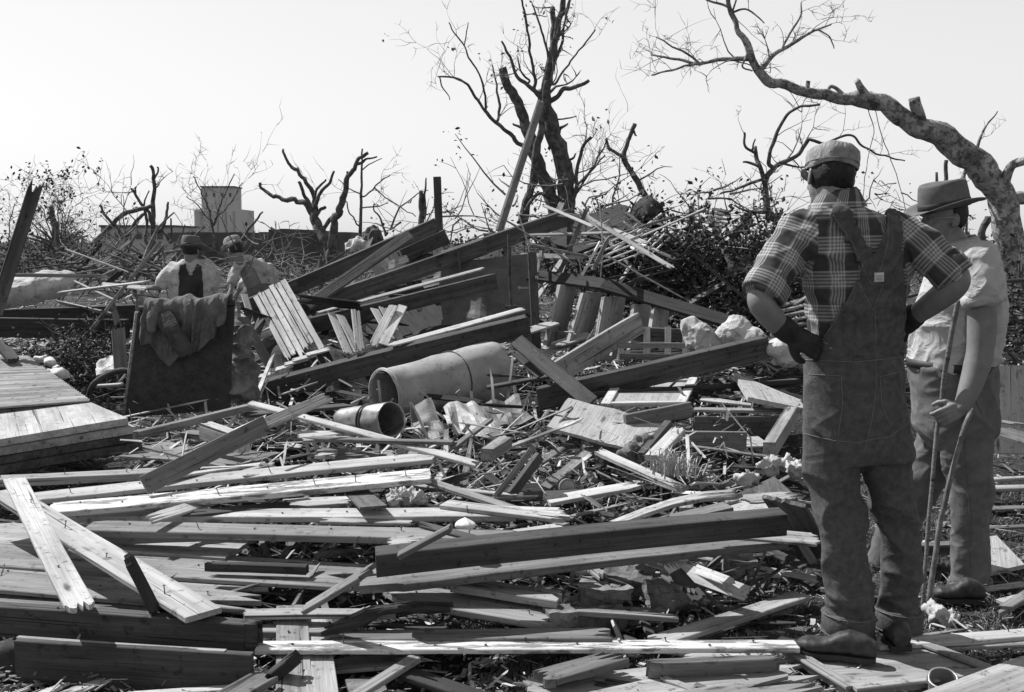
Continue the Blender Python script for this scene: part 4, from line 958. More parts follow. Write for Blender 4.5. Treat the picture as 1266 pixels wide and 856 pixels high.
for k, (x0, y0, x1, y1) in enumerate([(30, 866, 85, 842), (72, 858, 140, 836), (150, 858, 290, 849), (4, 862, 40, 850)]):
    B('pale split splinter lying at the bottom left corner', (x0, y0, .05), (x1, y1, .06), .04, .015, 0, 'wood_bright', name='splinter', cat='splinter', jag=(.05, .1), group='splinters at the bottom left corner')
lump('burlap_rag', 'dark rumpled rag hanging at the lower left corner', 'rag', [(P(25, 815, 3.62), (.1, .05, .06)), (P(55, 812, 3.6), (.07, .05, .05)), (P(5, 840, 3.6), (.1, .06, .06)), (P(48, 800, 3.62), (.05, .04, .03))], 'dark_cloth', .02, 3)
B('pale broken plank crossing bottom centre, dark split behind it', (668, 836, .1), (768, 808, .12), .10, .05, 0, 'wood_grey', jag=(.05, .1), cat='plank')
B('small pale stick end at the bottom edge of the centre', (650, 838, .06), (690, 862, .04), .05, .02, 0, 'wood_pale', name='stick', cat='stick')
B('dark-faced broken timber lying in front of the white nailed strip', (800, 818, .12), (965, 812, .11), .035, .06, 10, 'wood_grey', jag=(.12, .06), name='timber', cat='timber')
B('wide grey sheathing board at the bottom, nearer the centre', (640, 862, .05), (1000, 822, .06), .24, .02, 0, 'wood_pale', name='sheathing_board', jag=(.1, .2))
B('wide grey sheathing board along the bottom edge, its right end split', (760, 882, .08), (1010, 842, .08), .17, .02, 0, 'wood_pale', name='sheathing_board', jag=(.1, .3))
B('narrow splintered strip lying on the bottom sheathing boards', (818, 836, .07), (880, 860, .06), .03, .015, 0, 'wood_pale', name='strip', cat='strip', jag=(.02, .1))
B('long lit plank pointing up right between the bricks and the plaid man', (808, 792, .10), (993, 733, .10), .09, .03, 0, 'wood_pale', cat='plank')
B('round-edged pale batten alongside the long lit plank', (845, 792, .04), (975, 750, .05), .04, .03, 0, 'wood_pale', name='batten', cat='batten')
B('thin bright strip running past the brick toward the plaid man', (850, 686, .12), (1010, 713, .06), .04, .03, 0, 'wood_bright', name='strip', cat='strip')
B('thin dark board with a lit edge in front of the bricks', (697, 752, .12), (840, 762, .1), .05, .03, 0, 'wood_pale', jag=(0, .3))
B('slender pale lath behind the bricks', (711, 706, .12), (826, 708, .12), .04, .02, 0, 'wood_pale', cat='lath')
B('small pale board above the left brick', (716, 716, .12), (752, 716, .12), .07, .02, 0, 'wood_pale')
B('shadowed wide plank behind the bricks, under the heavy beam', (600, 700, .1), (860, 690, .1), .2, .04, 0, 'wood_dark', cat='plank')
B('short pale peg left of the bricks', (730, 700, .16), (748, 713, .15), .05, .03, 0, 'wood_pale', name='peg', cat='peg')

# ---------------------------------------------------------------- panels, drawers and frames right of centre
a, b_, c, d = P(703, 492, 6.6), P(819, 523, 6.4), P(792, 560, 5.9), P(676, 527, 6.15)
sheet('pale plywood sheet lying tilted below the diagonal plank', 'plywood_sheet', 'plywood', [a, d, c, b_], .018, 'plywood', warp=.015, n=8)
root = tag(empty('panel_door', P(800, 490, 6.7)), 'pale framed cupboard door lying face up behind the plywood sheet', 'door')
a, b_, c, d = P(763, 470, 7.3), P(861, 469, 7.4), P(846, 500, 6.7), P(744, 502, 6.6)
sheet('', 'panel', '', [a, d, c, b_], .012, 'plywood', parent=root, n=3)
def edge(p, q, w=.06, t=.03, up=.012, mat='wood_bright', nm='rail', par=None):
    o = Vector((0, 0, up)); B(None, tuple(p + o) + (0,), tuple(q + o) + (0,), w, t, 0, mat, name=nm, parent=par or root)
edge(a.lerp(d, .07), b_.lerp(c, .07)); edge(a.lerp(d, .95), b_.lerp(c, .95)); edge(a.lerp(b_, .04), d.lerp(c, .04), nm='stile', up=.014); edge(a.lerp(b_, .96), d.lerp(c, .96), nm='stile', up=.014)
B('grey board on edge in front of the framed cupboard door', (772, 513, 6.3), (853, 497, 6.5), .03, .09, 0, 'wood_grey')
B('bright short board between the plywood sheet and the open drawer', (806, 563, .42), (840, 528, .48), .08, .05, 0, 'wood_bright')
B('dark board propped along the plywood edge', (792, 560, .4), (826, 520, .5), .04, .06, 0, 'wood_beam')
root = tag(empty('open_drawer', P(900, 550, 6.2)), 'open wooden drawer box lying left of the plaid man with a pale right end', 'drawer')
B(None, (853, 505, 6.75), (992, 507, 6.75), .07, .03, 6, 'wood_pale', name='back_rail', parent=root)
B(None, (858, 515, 6.65), (960, 515, 6.65), .03, .13, 0, 'wood_beam', name='drawer_back', parent=root)
B(None, (842, 533, 6.15), (923, 534, 6.15), .03, .11, 0, 'wood_grey', name='drawer_front', parent=root)
B(None, (855, 548, 6.4), (945, 545, 6.4), .3, .02, 0, 'wood_pale', name='drawer_bottom', parent=root)
B(None, (951, 547, 6.0), (982, 498, 6.7), .07, .09, 0, 'wood_pale', name='drawer_side', parent=root)
sheet('tapered pale panel with a raised lip pointing at the plaid man', 'tapered_panel', 'panel', [P(909, 463, 7.2), P(925, 491, 6.7), P(995, 505, 6.6), P(990, 496, 6.8)], .03, 'plywood', n=4)
B('lip board on the back of the tapered pale panel', (909, 462, 7.2), (990, 495, 6.85), .03, .05, 0, 'wood_bright')
B('dark board behind the tapered pale panel', (896, 478, 7.5), (990, 470, 7.6), .2, .04, 0, 'wood_beam')
B('tapered pale board lying on the back of the drawer box', (867, 492, 7.0), (929, 500, 6.9), .11, .025, 6, 'wood_bright', w2=.05)
B('thin grey lath lying behind the tapered pale panel', (955, 480, 7.2), (1000, 492, 7.2), .06, .02, 0, 'wood_pale', cat='lath')
# broken sash
root = tag(empty('sash_window', P(720, 570, 5.8)), 'broken window sash frame of three pale rails below the plywood sheet', 'window sash')
B(None, (653, 578, 5.7), (716, 541, 6.3), .05, .035, 15, 'wood_pale', name='rail', parent=root)
B(None, (674, 602, 5.4), (736, 551, 6.15), .055, .04, 15, 'wood_pale', name='rail', parent=root)
B(None, (716, 540, 6.35), (763, 559, 6.05), .09, .03, 0, 'wood_bright', name='stile', parent=root)
B('long pale rail running from the broken sash toward the straw', (740, 556, .45), (846, 603, .36), .06, .035, 5, 'wood_bright', name='rail', cat='rail')
B('bright low board in front of the small can', (676, 618, .3), (790, 598, .34), .10, .03, 5, 'wood_bright', jag=(0, .1))
B('white board ends stacked left of centre in front of the sash', (608, 630, .34), (700, 633, .33), .12, .04, 4, 'wood_bright', jag=(.05, .1))
B('curved pale lath leading to the dark wedge panel', (751, 648, .32), (914, 608, .42), .07, .03, 5, 'wood_pale', cat='lath', warp=.03)
B('wider dull lath under the curved pale one', (790, 650, .28), (900, 624, .34), .10, .03, 0, 'wood_grey', cat='lath', jag=(.1, 0))
sheet('dark triangular wedge panel standing behind the heavy beam end', 'wedge_panel', 'panel', [P(908, 612, 5.4), P(912, 634, 5.1), P(985, 614, 5.2), P(957, 589, 5.5)], .02, 'wood_beam', n=4)
sheet('pale flat board scrap at the foot of the dark wedge panel', 'flat_scrap', 'board', [P(905, 622, 5.25), P(893, 636, 5.05), P(968, 626, 5.05), P(950, 612, 5.3)], .015, 'plywood', n=3)
B('grey board leaning down to the right from the heavy beam end', (968, 615, .42), (1015, 690, .08), .20, .03, 0, 'wood_grey', nails=2)
B('narrow leaning strip at the left edge of the grey leaning board', (964, 620, .36), (1010, 692, .1), .03, .04, 0, 'wood_pale', name='strip', cat='strip')
B('pale plank standing diagonally right of the long thin bright lath', (612, 611, .35), (660, 548, .6), .07, .03, 0, 'wood_pale', cat='plank')
B('dark slim plank beside the one standing diagonally', (628, 608, .34), (664, 560, .5), .03, .05, 0, 'wood_beam', cat='plank')
B('pointed pale slat standing upright at centre', (573, 600, 5.6), (583, 541, 5.8), .05, .02, 0, 'wood_pale', name='slat', cat='slat', w2=.015)
B('short shaded slat leaning left of the pointed upright one', (549, 560, 6.0), (608, 516, 6.4), .04, .03, 0, 'wood_grey', name='slat', cat='slat')
B('long pale lath from the white plank ends toward centre', (530, 593, .38), (700, 648, .30), .06, .03, 0, 'wood_pale', cat='lath')
B('second slim lath running beside it toward centre', (500, 598, .34), (640, 612, .33), .05, .025, 0, 'wood_pale', cat='lath', jag=(.1, .1))
B('grey block with a bright side above the diagonal standing plank', (602, 555, .5), (625, 540, .52), .07, .06, 0, 'wood_pale', name='block', cat='block')
root = tag(empty('small_can', P(700, 612, 5.4)), 'small pale tin lid standing on edge under the broken sash', 'tin lid')
bm = bmesh.new(); c = P(701, 602, 5.35); ax = Vector((.15, -1, .1)).normalized(); tube(bm, [c, c + ax * .015], [.042, .042], 28); build('lid', bm, M['enamel'], root)
bm = bmesh.new(); tube(bm, [c + ax * .014, c + ax * .018], [.034, .032], 28); build('raised_centre', bm, M['zinc'], root)

# ---------------------------------------------------------------- bricks, tin, papers, ground on the right
def brick(label, x, y, z, rz, sx=.2, sy=.1, sz=.065, mat='brick', seed=0, tilt=0, cat='brick', group=None):
    bm = bmesh.new(); add_box(bm, (0, 0, sz / 2), sx, sy, sz)
    bmesh.ops.subdivide_edges(bm, edges=bm.edges[:], cuts=6, use_grid_fill=True)
    for v in bm.verts:
        v.co += Vector((noise.noise(v.co * 30 + Vector((seed, 0, 0))), noise.noise(v.co * 30 + Vector((0, seed, 9))), noise.noise(v.co * 28 + Vector((3, 0, seed))))) * .007
        k = noise.noise(v.co * 11 + Vector((seed, seed, 0)));
        if k > .25: v.co *= 1 - (k - .25) * .5
    o = build(name_of(cat), bm, M[mat]); o.location = P(x, y, z); o.rotation_euler = (tilt, tilt * .6, rz); tag(o, label, cat, group); return o
def name_of(c): return c.replace(' ', '_')
brick('flat dark brick lying leftmost of the bricks, its top edge lit', 748, 746, .05, .1, .22, .1, .07, seed=1)
brick('crumbled brick in the middle of the brick group', 820, 748, .04, .5, .16, .12, .09, seed=2, tilt=.2)
brick('large rounded brick chunk behind the leftmost brick', 775, 728, .06, -.3, .2, .13, .09, seed=3, tilt=.25)
brick('square brick with a pale flat top at the back of the group', 842, 724, .1, .6, .13, .11, .06, seed=4)
brick('lone dark brick under the thin bright strip', 913, 710, .06, .05, .13, .1, .08, seed=5, tilt=.1)
brick('small pale brick chunk at the left end of the lit-edge board', 692, 772, .08, .3, .11, .09, .06, seed=6)
brick('dark brick in the shadow in front of the brick group', 740, 776, .03, .1, .2, .1, .07, seed=7)
brick('half-buried brick right of the one in shadow', 795, 775, .02, -.2, .16, .1, .06, seed=8)
brick('white stone nearest the right of the brick group', 850, 748, .03, .2, .07, .05, .04, 'plaster', 9, cat='stone')
brick('second white stone, slightly larger, beside the first', 870, 744, .03, .8, .06, .05, .04, 'plaster', 10, cat='stone')
root = tag(empty('tin_can', P(1166, 848, .03)), 'open rusty tin can at the bottom right by the plaid man\'s panel', 'tin can')
cyl(root, P(1166, 862, .02), P(1166, 838, .1), .047, .047, 'can_body', 'zinc', open_=True, seams=((.002, .003), (.075, .003)))
sheet('tall pale board standing at the right edge behind the man in the hat', 'standing_board', 'board', [P(1222, 452, 7.3), P(1222, 560, 7.1), P(1300, 562, 7.1), P(1300, 452, 7.3)], .02, 'plywood', n=4)
B('flat box lid resting at the right edge behind the man in the hat', (1232, 530, 6.4), (1290, 548, 6.2), .25, .04, 0, 'wood_grey', name='box_lid', cat='lid')
B('light plank lying level at the right edge beside the hat man\'s thigh', (1215, 592, .1), (1300, 588, .1), .05, .03, 0, 'wood_bright', cat='plank')
B('second level light plank at the right edge below the first', (1215, 603, .1), (1300, 600, .1), .09, .03, 0, 'wood_pale', cat='plank')
B('thin lath on the grass at the right edge behind the trousers', (1222, 628, .04), (1300, 625, .05), .07, .02, 0, 'wood_grey', cat='lath')
B('level narrow lath further down at the right edge', (1222, 652, .04), (1300, 648, .05), .05, .02, 0, 'wood_grey', cat='lath')
sheet('triangular pale board lying on the grass right of the hat man\'s trousers', 'triangular_board', 'board', [P(1218, 664, .08), P(1222, 708, .05), P(1267, 698, .05), P(1232, 662, .08)], .02, 'plywood', n=3)
B('dark board with a lit edge lying between the two men\'s legs', (1136, 674, .1), (1182, 672, .12), .1, .06, 0, 'wood_grey')
B('wide sunlit plank cutting off the bottom right corner', (1158, 872, .14), (1300, 818, .14), .17, .04, 0, 'wood_pale', cat='plank')
B('rough stick on the grass at the right edge near the hat man\'s shoe', (1230, 757, .04), (1300, 715, .07), .05, .03, 0, 'wood_grey', name='stick', cat='stick', jag=(.1, 0))
B('short pale scrap on the grass right of the wide sunlit plank', (1240, 745, .03), (1276, 735, .04), .08, .02, 0, 'wood_pale', name='scrap', cat='scrap')
lump('crumpled_paper', 'crumpled white paper on the grass at the foot of the walking sticks', 'paper', [(P(1165, 762, .03), (.05, .04, .025)), (P(1155, 754, .03), (.03, .03, .02)), (P(1176, 768, .02), .02)], 'white_cloth', .02, 9, vox=.005, freq=20)
lump('white_rag', 'white rag heap on the debris left of the plaid man\'s thigh', 'rag', [(P(965, 572, 5.6), (.08, .06, .03)), (P(950, 578, 5.6), (.05, .05, .025)), (P(985, 580, 5.5), (.06, .05, .03)), (P(925, 592, 5.5), (.05, .04, .025))], 'white_cloth', .025, 11, vox=.007, freq=16)
lump('white_rag', 'pale fluff of insulation beside the end of the two white planks', 'insulation', [(P(500, 614, .34), (.07, .04, .03)), (P(518, 616, .34), (.05, .04, .02)), (P(488, 618, .34), .025)], 'white_cloth', .02, 13, vox=.006, freq=24)
lump('plaster_lump', 'round white lump stuck between the narrow plank and the long pale plank end', 'plaster', [(P(577, 650, .4), (.042, .03, .017))], 'plaster', .012, 15, vox=.004)
lump('leather_scrap', 'crumpled grey cloth scrap beside the plywood sheet', 'cloth scrap', [(P(785, 562, 5.8), (.06, .05, .05)), (P(797, 552, 5.85), (.04, .04, .05)), (P(772, 570, 5.75), .03)], 'grey_cloth', .03, 17, vox=.007, freq=14)
lump('leather_scrap', 'limp dark cloth scrap under the open drawer', 'cloth scrap', [(P(835, 560, 5.9), (.05, .04, .05)), (P(846, 570, 5.85), .03)], 'grey_cloth', .03, 19, vox=.007, freq=14)
# panel under the plaid man's shoes
root = tag(empty('floor_panel', P(1090, 820, .05)), 'flat moulded door panel the man in plaid stands on', 'door panel')
a, b_, c, d = P(1126, 792, .05), P(962, 801, .06), P(1052, 856, .06), P(1236, 834, .05)
sheet('', 'panel', '', [a, b_, c, d], .02, 'wood_pale', parent=root, n=4)
for (p, q, w) in ((b_, c, .05), (c, d, .05), (a, d, .05), (a, b_, .04)):
    i = (a + b_ + c + d) / 4; edge(p.lerp(i, .04), q.lerp(i, .04), w, .018, .017, 'wood_pale', 'moulding', root)

# straw tuft, weeds, grass on the right
def blades(name, label, cat, centres, n, h, mat, sp, seed, kind=None):
    rnd = random.Random(seed); bm = bmesh.new()
    for k in range(n):
        c = rnd.choice(centres); x, y = c.x + rnd.gauss(0, sp), c.y + rnd.gauss(0, sp); z = c.z
        l = rnd.uniform(.4, 1.2) * h; a = rnd.uniform(0, 6.28); ln = rnd.uniform(.1, .9) * l; w = .0018 + h * .012
        d = Vector((math.cos(a), math.sin(a), 0)); s = Vector((-d.y, d.x, 0)) * w; p = Vector((x, y, z))
        m_ = p + d * ln * .35 + Vector((0, 0, l * .6)); t_ = p + d * ln + Vector((0, 0, l * .75))
        v = [bm.verts.new(q) for q in (p - s, p + s, m_ + s * .7, m_ - s * .7, t_)]
        bm.faces.new(v[:4]); bm.faces.new((v[3], v[2], v[4]))
    return tag(build(name, bm, M[mat]), label, cat, kind=kind)
blades('straw_tuft', 'tuft of pale dry straw in the litter below the plywood sheet', 'straw', [P(832, 586, .42)], 160, .14, 'straw', .05, 51)
rnd = random.Random(52); cs = []
for k in range(2600):
    px = rnd.uniform(560, 1330); py = rnd.uniform(600, 900); q = P(px, py, 0)
    if px < 1000 and py < 690 : continue
    if noise.noise(Vector((q.x * 1.6, q.y * 1.6, 7))) < -.12: continue
    cs.append(Vector((q.x, q.y, gh(q.x, q.y))))
blades('grass', 'short dry trampled grass between the boards on the right', 'grass', cs, 38000, .035, 'grass', .025, 53, 'stuff')

# loose litter of chips and splinters: nobody could count it
def litter(name, label, n, region, size, mat, seed, lift=.02, long_=4.0, tilt=.3):
    rnd = random.Random(seed); bm = bmesh.new()
    for k in range(n):
        q = region(rnd);
        if q is None: continue
        z = gh(q.x, q.y) + rnd.random() ** 2 * lift
        c = Vector((q.x, q.y, z)); a = rnd.uniform(0, 6.28); t = rnd.gauss(0, tilt)
        x = Vector((math.cos(a) * math.cos(t), math.sin(a) * math.cos(t), math.sin(t))); y = x.cross(Vector((rnd.gauss(0, .3), rnd.gauss(0, .3), 1))).normalized(); zz = x.cross(y)
        s = size * (.25 + 1.2 * rnd.random() ** 3); l = s * rnd.uniform(1, long_) * (2.2 if rnd.random() < .3 else 1); s *= rnd.uniform(.3, 1); th = s * rnd.uniform(.08, .3)
        vs = [bm.verts.new(c + x * l * sx * rnd.uniform(.7, 1.1) + y * s * sy * rnd.uniform(.4, 1) + zz * th * sz) for sz in (-.5, .5) for sy in (-.5, .5) for sx in (-.5, .5)]
        for f in ((0, 1, 3, 2), (4, 6, 7, 5), (0, 4, 5, 1), (2, 3, 7, 6), (0, 2, 6, 4), (1, 5, 7, 3)): bm.faces.new([vs[i] for i in f])
    return tag(build(name, bm, M[mat]), label, name.replace('_', ' '), kind='stuff')
def reg(x0, x1, y0, y1, z=.1):
    def f(r):
        q = P(r.uniform(x0, x1), r.uniform(y0, y1), z); return q
    return f
litter('wood_chips', 'loose pale chips and splinters scattered through the wreckage', 8000, reg(-60, 1320, 480, 870), .018, 'chips', 61, .06)
litter('dark_litter', 'dark crumbs of plaster, bark and dirt scattered between the boards', 14000, reg(-60, 1320, 470, 880), .022, 'chips_dark', 62, .05, 2.0)
litter('far_litter', 'mixed litter covering the mound around the rafters', 9000, reg(-120, 1350, 345, 500, .2), .05, 'chips', 63, .25, 5)
litter('far_splinters', 'pale splinters strewn over the far part of the mound', 6000, reg(-120, 1350, 345, 500, .2), .035, 'chips', 64, .3, 9)

litter('loose_splinters', 'thin loose splinters and lath bits standing at all angles in the heap', 3600, reg(150, 930, 490, 625, .2), .03, 'chips', 65, .34, 9, .5)
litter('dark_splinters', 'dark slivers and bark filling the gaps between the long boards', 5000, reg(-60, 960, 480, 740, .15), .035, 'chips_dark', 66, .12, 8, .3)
# scattered broken boards that fill the heap
def scatter(n, x0, x1, y0, y1, label, group, seed, L=(.25, .8), w=(.025, .08), zr=(.05, .3), mats=('wood_grey', 'wood_pale', 'wood_beam', 'wood_dark', 'wood_bright'), ang=.5, name='broken_board', cat='board', Yv=None, el=.12):
    rnd = random.Random(seed)
    for k in range(n):
        px, py = rnd.uniform(x0, x1), rnd.uniform(y0, y1)
        while 165 < px < 350 and py < 385: px, py = rnd.uniform(x0, x1), rnd.uniform(y0, y1)
        c = P(px, py, rnd.uniform(*Yv)) if Yv else P(px, py, rnd.uniform(*zr))
        a = rnd.gauss(0, ang) + (math.pi / 2 if rnd.random() < .2 else 0); l = rnd.uniform(*L) / 2; e = rnd.gauss(0, el)
        d = Vector((math.cos(a) * math.cos(e), math.sin(a) * math.cos(e), math.sin(e))) * l
        B(label, tuple(c - d) + (0,), tuple(c + d) + (0,), rnd.uniform(*w), rnd.uniform(.008, .022), rnd.gauss(0, 22), rnd.choice(mats), jag=(rnd.uniform(0, .15), rnd.uniform(0, .15)), name=name, cat=cat, group=group)
scatter(26, 180, 620, 505, 610, 'broken board jumbled in the litter around the bucket', 'broken boards around the bucket', 71)
scatter(20, 620, 1000, 560, 650, 'broken board jumbled in the litter between the sash and the heavy beam', 'broken boards below the sash', 72, zr=(.05, .25))
scatter(14, 0, 480, 715, 800, 'splintered board wedged behind the front beam', 'splintered boards behind the front beam', 73, zr=(.02, .1), L=(.2, .6))
scatter(14, 420, 820, 700, 860, 'splintered board on the dark ground in the centre foreground', 'splintered boards in the centre foreground', 74, zr=(.02, .08), L=(.15, .5), w=(.03, .08))
scatter(16, 850, 1300, 640, 860, 'wood scrap lying on the grass around the two men', 'wood scraps on the grass', 75, zr=(.02, .05), L=(.12, .4), w=(.02, .07), el=.03)
scatter(20, 1190, 1300, 330, 640, 'broken board in the wreckage beyond the man in the hat', 'broken boards beyond the man in the hat', 76, Yv=(7, 9.5), L=(.3, .9))
scatter(24, 60, 300, 330, 470, 'broken lath in the wreckage around the sitting worker', 'broken laths around the sitting worker', 77, Yv=(8.5, 12), L=(.3, 1.1), w=(.03, .07))
scatter(40, 640, 920, 290, 450, 'broken lath jumbled around the bed frame and stair', 'broken laths around the bed frame', 78, Yv=(8.8, 10.5), L=(.3, 1.0), w=(.02, .06), ang=1.0, el=.4)
scatter(12, 290, 480, 360, 500, 'dark broken board under the left end of the rafters', 'dark boards under the rafters', 79, Yv=(8.4, 9.4), mats=('wood_dark', 'wood_beam'), w=(.06, .15), el=.3)
scatter(16, 640, 1000, 455, 560, 'short board lying among the cupboard door and drawer', 'short boards among the cupboard pieces', 80, zr=(.15, .35), L=(.25, .7))

B('grey plank lying low behind the bucket and the tilted panel', (300, 512, .5), (430, 500, .5), .12, .03, 0, 'wood_beam', cat='plank')
B('narrow lit board end right of the wedge of the louvred shutter', (118, 476, 7.4), (150, 474, 7.4), .08, .03, 0, 'wood_bright')
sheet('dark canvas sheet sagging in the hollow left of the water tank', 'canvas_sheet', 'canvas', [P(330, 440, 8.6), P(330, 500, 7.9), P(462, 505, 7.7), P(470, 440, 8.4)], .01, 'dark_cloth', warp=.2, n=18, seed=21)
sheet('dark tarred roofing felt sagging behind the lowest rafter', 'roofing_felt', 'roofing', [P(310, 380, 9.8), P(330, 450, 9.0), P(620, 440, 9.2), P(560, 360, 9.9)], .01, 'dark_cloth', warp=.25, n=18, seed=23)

scatter(30, 230, 640, 540, 640, 'thin broken board lying among the long white planks', 'thin boards among the long white planks', 81, zr=(.2, .34), L=(.2, .6), w=(.02, .07))
scatter(16, 60, 460, 318, 352, 'weathered lath in the wreckage line below the brick building', 'laths below the brick building', 82, Yv=(11, 13), L=(.4, 1.3), w=(.03, .08), ang=.8, el=.3)
scatter(20, 960, 1300, 300, 440, 'broken lath in the wreckage behind the two men', 'laths behind the two men', 83, Yv=(8.5, 10.5), L=(.3, 1.1), w=(.03, .08), ang=.8, el=.3, mats=('wood_pale', 'wood_grey', 'wood_bright'))
scatter(24, 430, 1010, 575, 690, 'short splintered board in the rubble behind the heavy beam', 'short boards behind the heavy beam', 84, zr=(.15, .34), L=(.15, .5), w=(.03, .08), ang=.9)
lump('root_clump', 'dark rounded clump of roots and soil above the upper end of the rafters', 'root clump', [(P(462, 290, 13), (.1, .12, .09)), (P(456, 296, 13), (.08, .1, .08))], 'bark', .03, 31, vox=.015)
lump('pale_bundle', 'pale rounded bundle under the dark root clump behind the rafters', 'bundle', [(P(445, 303, 12.9), (.13, .12, .08)), (P(436, 308, 12.9), (.09, .1, .07))], 'sack_cloth', .03, 33, vox=.015)

scatter(34, 650, 900, 265, 340, 'broken lath thrown on top of the tangled heap left of the leafy brush', 'laths on top of the tangled heap', 85, Yv=(9.2, 10.2), L=(.25, .9), w=(.02, .06), ang=.9, el=.5, mats=('wood_pale', 'wood_grey', 'wood_bright'))
scatter(22, 330, 700, 440, 560, 'short broken lath in the hollow around the water tank', 'laths around the water tank', 86, zr=(.3, .5), L=(.2, .6), w=(.02, .05), ang=.9, el=.25)
scatter(20, 820, 1000, 540, 720, 'broken board end in the rubble left of the plaid man\'s legs', 'board ends left of the plaid man', 87, zr=(.05, .25), L=(.15, .5), w=(.03, .08), ang=.9)
scatter(18, 640, 1000, 690, 800, 'flat splinter of board on the ground between the bricks and the white strip', 'splinters around the bricks', 88, zr=(.03, .08), L=(.15, .45), w=(.02, .05), el=.04)

# ---------------------------------------------------------------- people
def head_bm(M4, s=1.0, neck=None):
    """adult head, local x right, y towards the face, z up, origin at its middle"""
    bm = bmesh.new()
    def b(c, r, rot=None):
        ball(bm, Vector(c) * s, tuple(q * s for q in r), rot, 24)
    b((0, -.012, .028), (.076, .096, .088)); b((0, .028, -.02), (.062, .064, .084)); b((0, .03, -.062), (.050, .054, .052)); b((0, .066, -.092), (.024, .022, .018))
    b((0, .078, .030), (.052, .018, .011)); b((0, .088, -.064), (.023, .012, .006)); b((0, .086, -.074), (.019, .012, .006))
    b((.036, .064, -.022), (.02, .022, .018)); b((-.036, .064, -.022), (.02, .022, .018))
    chain(bm, [Vector((0, .086, .024)) * s, Vector((0, .110, -.022)) * s, Vector((0, .112, -.030)) * s], [.008 * s, .012 * s, .013 * s])
    b((.011, .1, -.034), (.009, .012, .008)); b((-.011, .1, -.034), (.009, .012, .008))
    for sx in (1, -1):
        b((sx * .080, -.008, -.004), (.007, .018, .031), Matrix.Rotation(sx * .35, 3, 'Z') @ Matrix.Rotation(.15, 3, 'X')); b((sx * .077, .0, -.02), (.007, .012, .016))
        b((sx * .030, .072, .006), (.015, .012, .009))
    chain(bm, [Vector((0, -.02, -.05)) * s, Vector((0, -.03, -.10)) * s, Vector((0, -.02, -.125)) * s], [.052 * s, .050 * s, .048 * s])
    for v in bm.verts: v.co = M4 @ v.co
    return bm
def orient(c, fwd, pitch=0, roll=0):
    f = Vector(fwd).normalized(); r = f.cross(Vector((0, 0, 1))).normalized(); u = r.cross(f)
    m3 = Matrix((r, f, u)).transposed() @ Matrix.Rotation(pitch, 3, 'X') @ Matrix.Rotation(roll, 3, 'Y')
    m_ = m3.to_4x4(); m_.translation = c; return m_
def hand_bm(M4, curl, s=1.0, right=True, spread=.0, thumb_curl=.5, fat=1.0):
    """wrist at the origin, fingers along y, back of the hand up z, thumb on +x (right) or -x"""
    bm = bmesh.new(); sx = 1 if right else -1
    for x, r in ((.028, .0135), (.01, .0145), (-.01, .0145), (-.027, .0125)):
        chain(bm, [Vector((x * .6 * sx, .0, 0)) * s, Vector((x * .9 * sx, .05, .002)) * s, Vector((x * sx, .088, 0)) * s], [.016 * s * fat, r * 1.1 * s * fat, r * s * fat * .85], 12)
    chain(bm, [Vector((0, -.02, 0)) * s, Vector((0, .02, 0)) * s], [.026 * s * fat, .026 * s * fat])
    for i, (x, L, r) in enumerate(((.032, .072, .0092), (.011, .081, .0095), (-.011, .075, .0092), (-.031, .058, .0082))):
        c = curl[i] if isinstance(curl, (list, tuple)) else curl
        p = Vector((x * sx, .088, 0)); a = -c * .7; pts = [p]; sp = spread * (x / .03) * sx
        for seg, fr_ in enumerate((.46, .30, .24)):
            d = Vector((math.sin(sp), math.cos(a), math.sin(a))); d.normalize(); p = p + d * L * fr_; pts.append(p); a -= c
        chain(bm, [q * s for q in pts], [r * s * fat * k for k in (1.08, 1.0, .93, .82)], 12)
    p = Vector((.022 * sx, .022, -.006)); d = Vector((.75 * sx, .62, -.22)).normalized(); q = p + d * .04; d2 = Vector((.35 * sx, .8, -.4 - thumb_curl)).normalized(); q2 = q + d2 * .032; d3 = Vector((-.1 * sx, .75, -.5 - thumb_curl)).normalized()
    chain(bm, [p * s, q * s, q2 * s, (q2 + d3 * .026) * s], [.014 * s * fat, .0115 * s * fat, .0105 * s * fat, .009 * s * fat], 12)
    for v in bm.verts: v.co = M4 @ v.co
    return bm
def join(a, b_):
    me = bpy.data.meshes.new('t'); b_.to_mesh(me); a.from_mesh(me); bpy.data.meshes.remove(me); b_.free(); return a
def wr(amp, f=8, dirs=None, seed=0):
    def d(p, n): return amp * (fbm(p * f + Vector((seed, 0, 0)), 3) + .8 * (0.5 - abs(noise.noise(p * f * .8 + Vector((0, 0, seed))))))
    return d
# plaid cloth: lines follow the cloth's own UV map
m, nt, b = nodes('plaid'); uv = nt.nodes.new('ShaderNodeUVMap'); uv.uv_map = 'UVMap'
sx_ = nt.nodes.new('ShaderNodeSeparateXYZ'); nt.links.new(uv.outputs[0], sx_.inputs[0])
def band(o):
    f = math_(nt, 'FRACT', math_(nt, 'MULTIPLY', o, 1 / .118)); inb = math_(nt, 'LESS_THAN', f, .52)
    ln = math_(nt, 'LESS_THAN', math_(nt, 'FRACT', math_(nt, 'MULTIPLY', f, 5 / .52)), .5)
    return math_(nt, 'MULTIPLY', inb, math_(nt, 'MULTIPLY_ADD', ln, .75, .25))
v_ = math_(nt, 'ADD', band(sx_.outputs[0]), band(sx_.outputs[1])); tc = nt.nodes.new('ShaderNodeTexCoord')
c_ = math_(nt, 'MULTIPLY', math_(nt, 'MULTIPLY_ADD', v_, .19, .055), ramp(nt, noise_(nt, tc.outputs['Object'], 40, 4), [(.3, .8), (.7, 1.1)]))
nt.links.new(c_, b.inputs['Base Color']); b.inputs['Roughness'].default_value = .95; b.inputs['Specular IOR Level'].default_value = .15
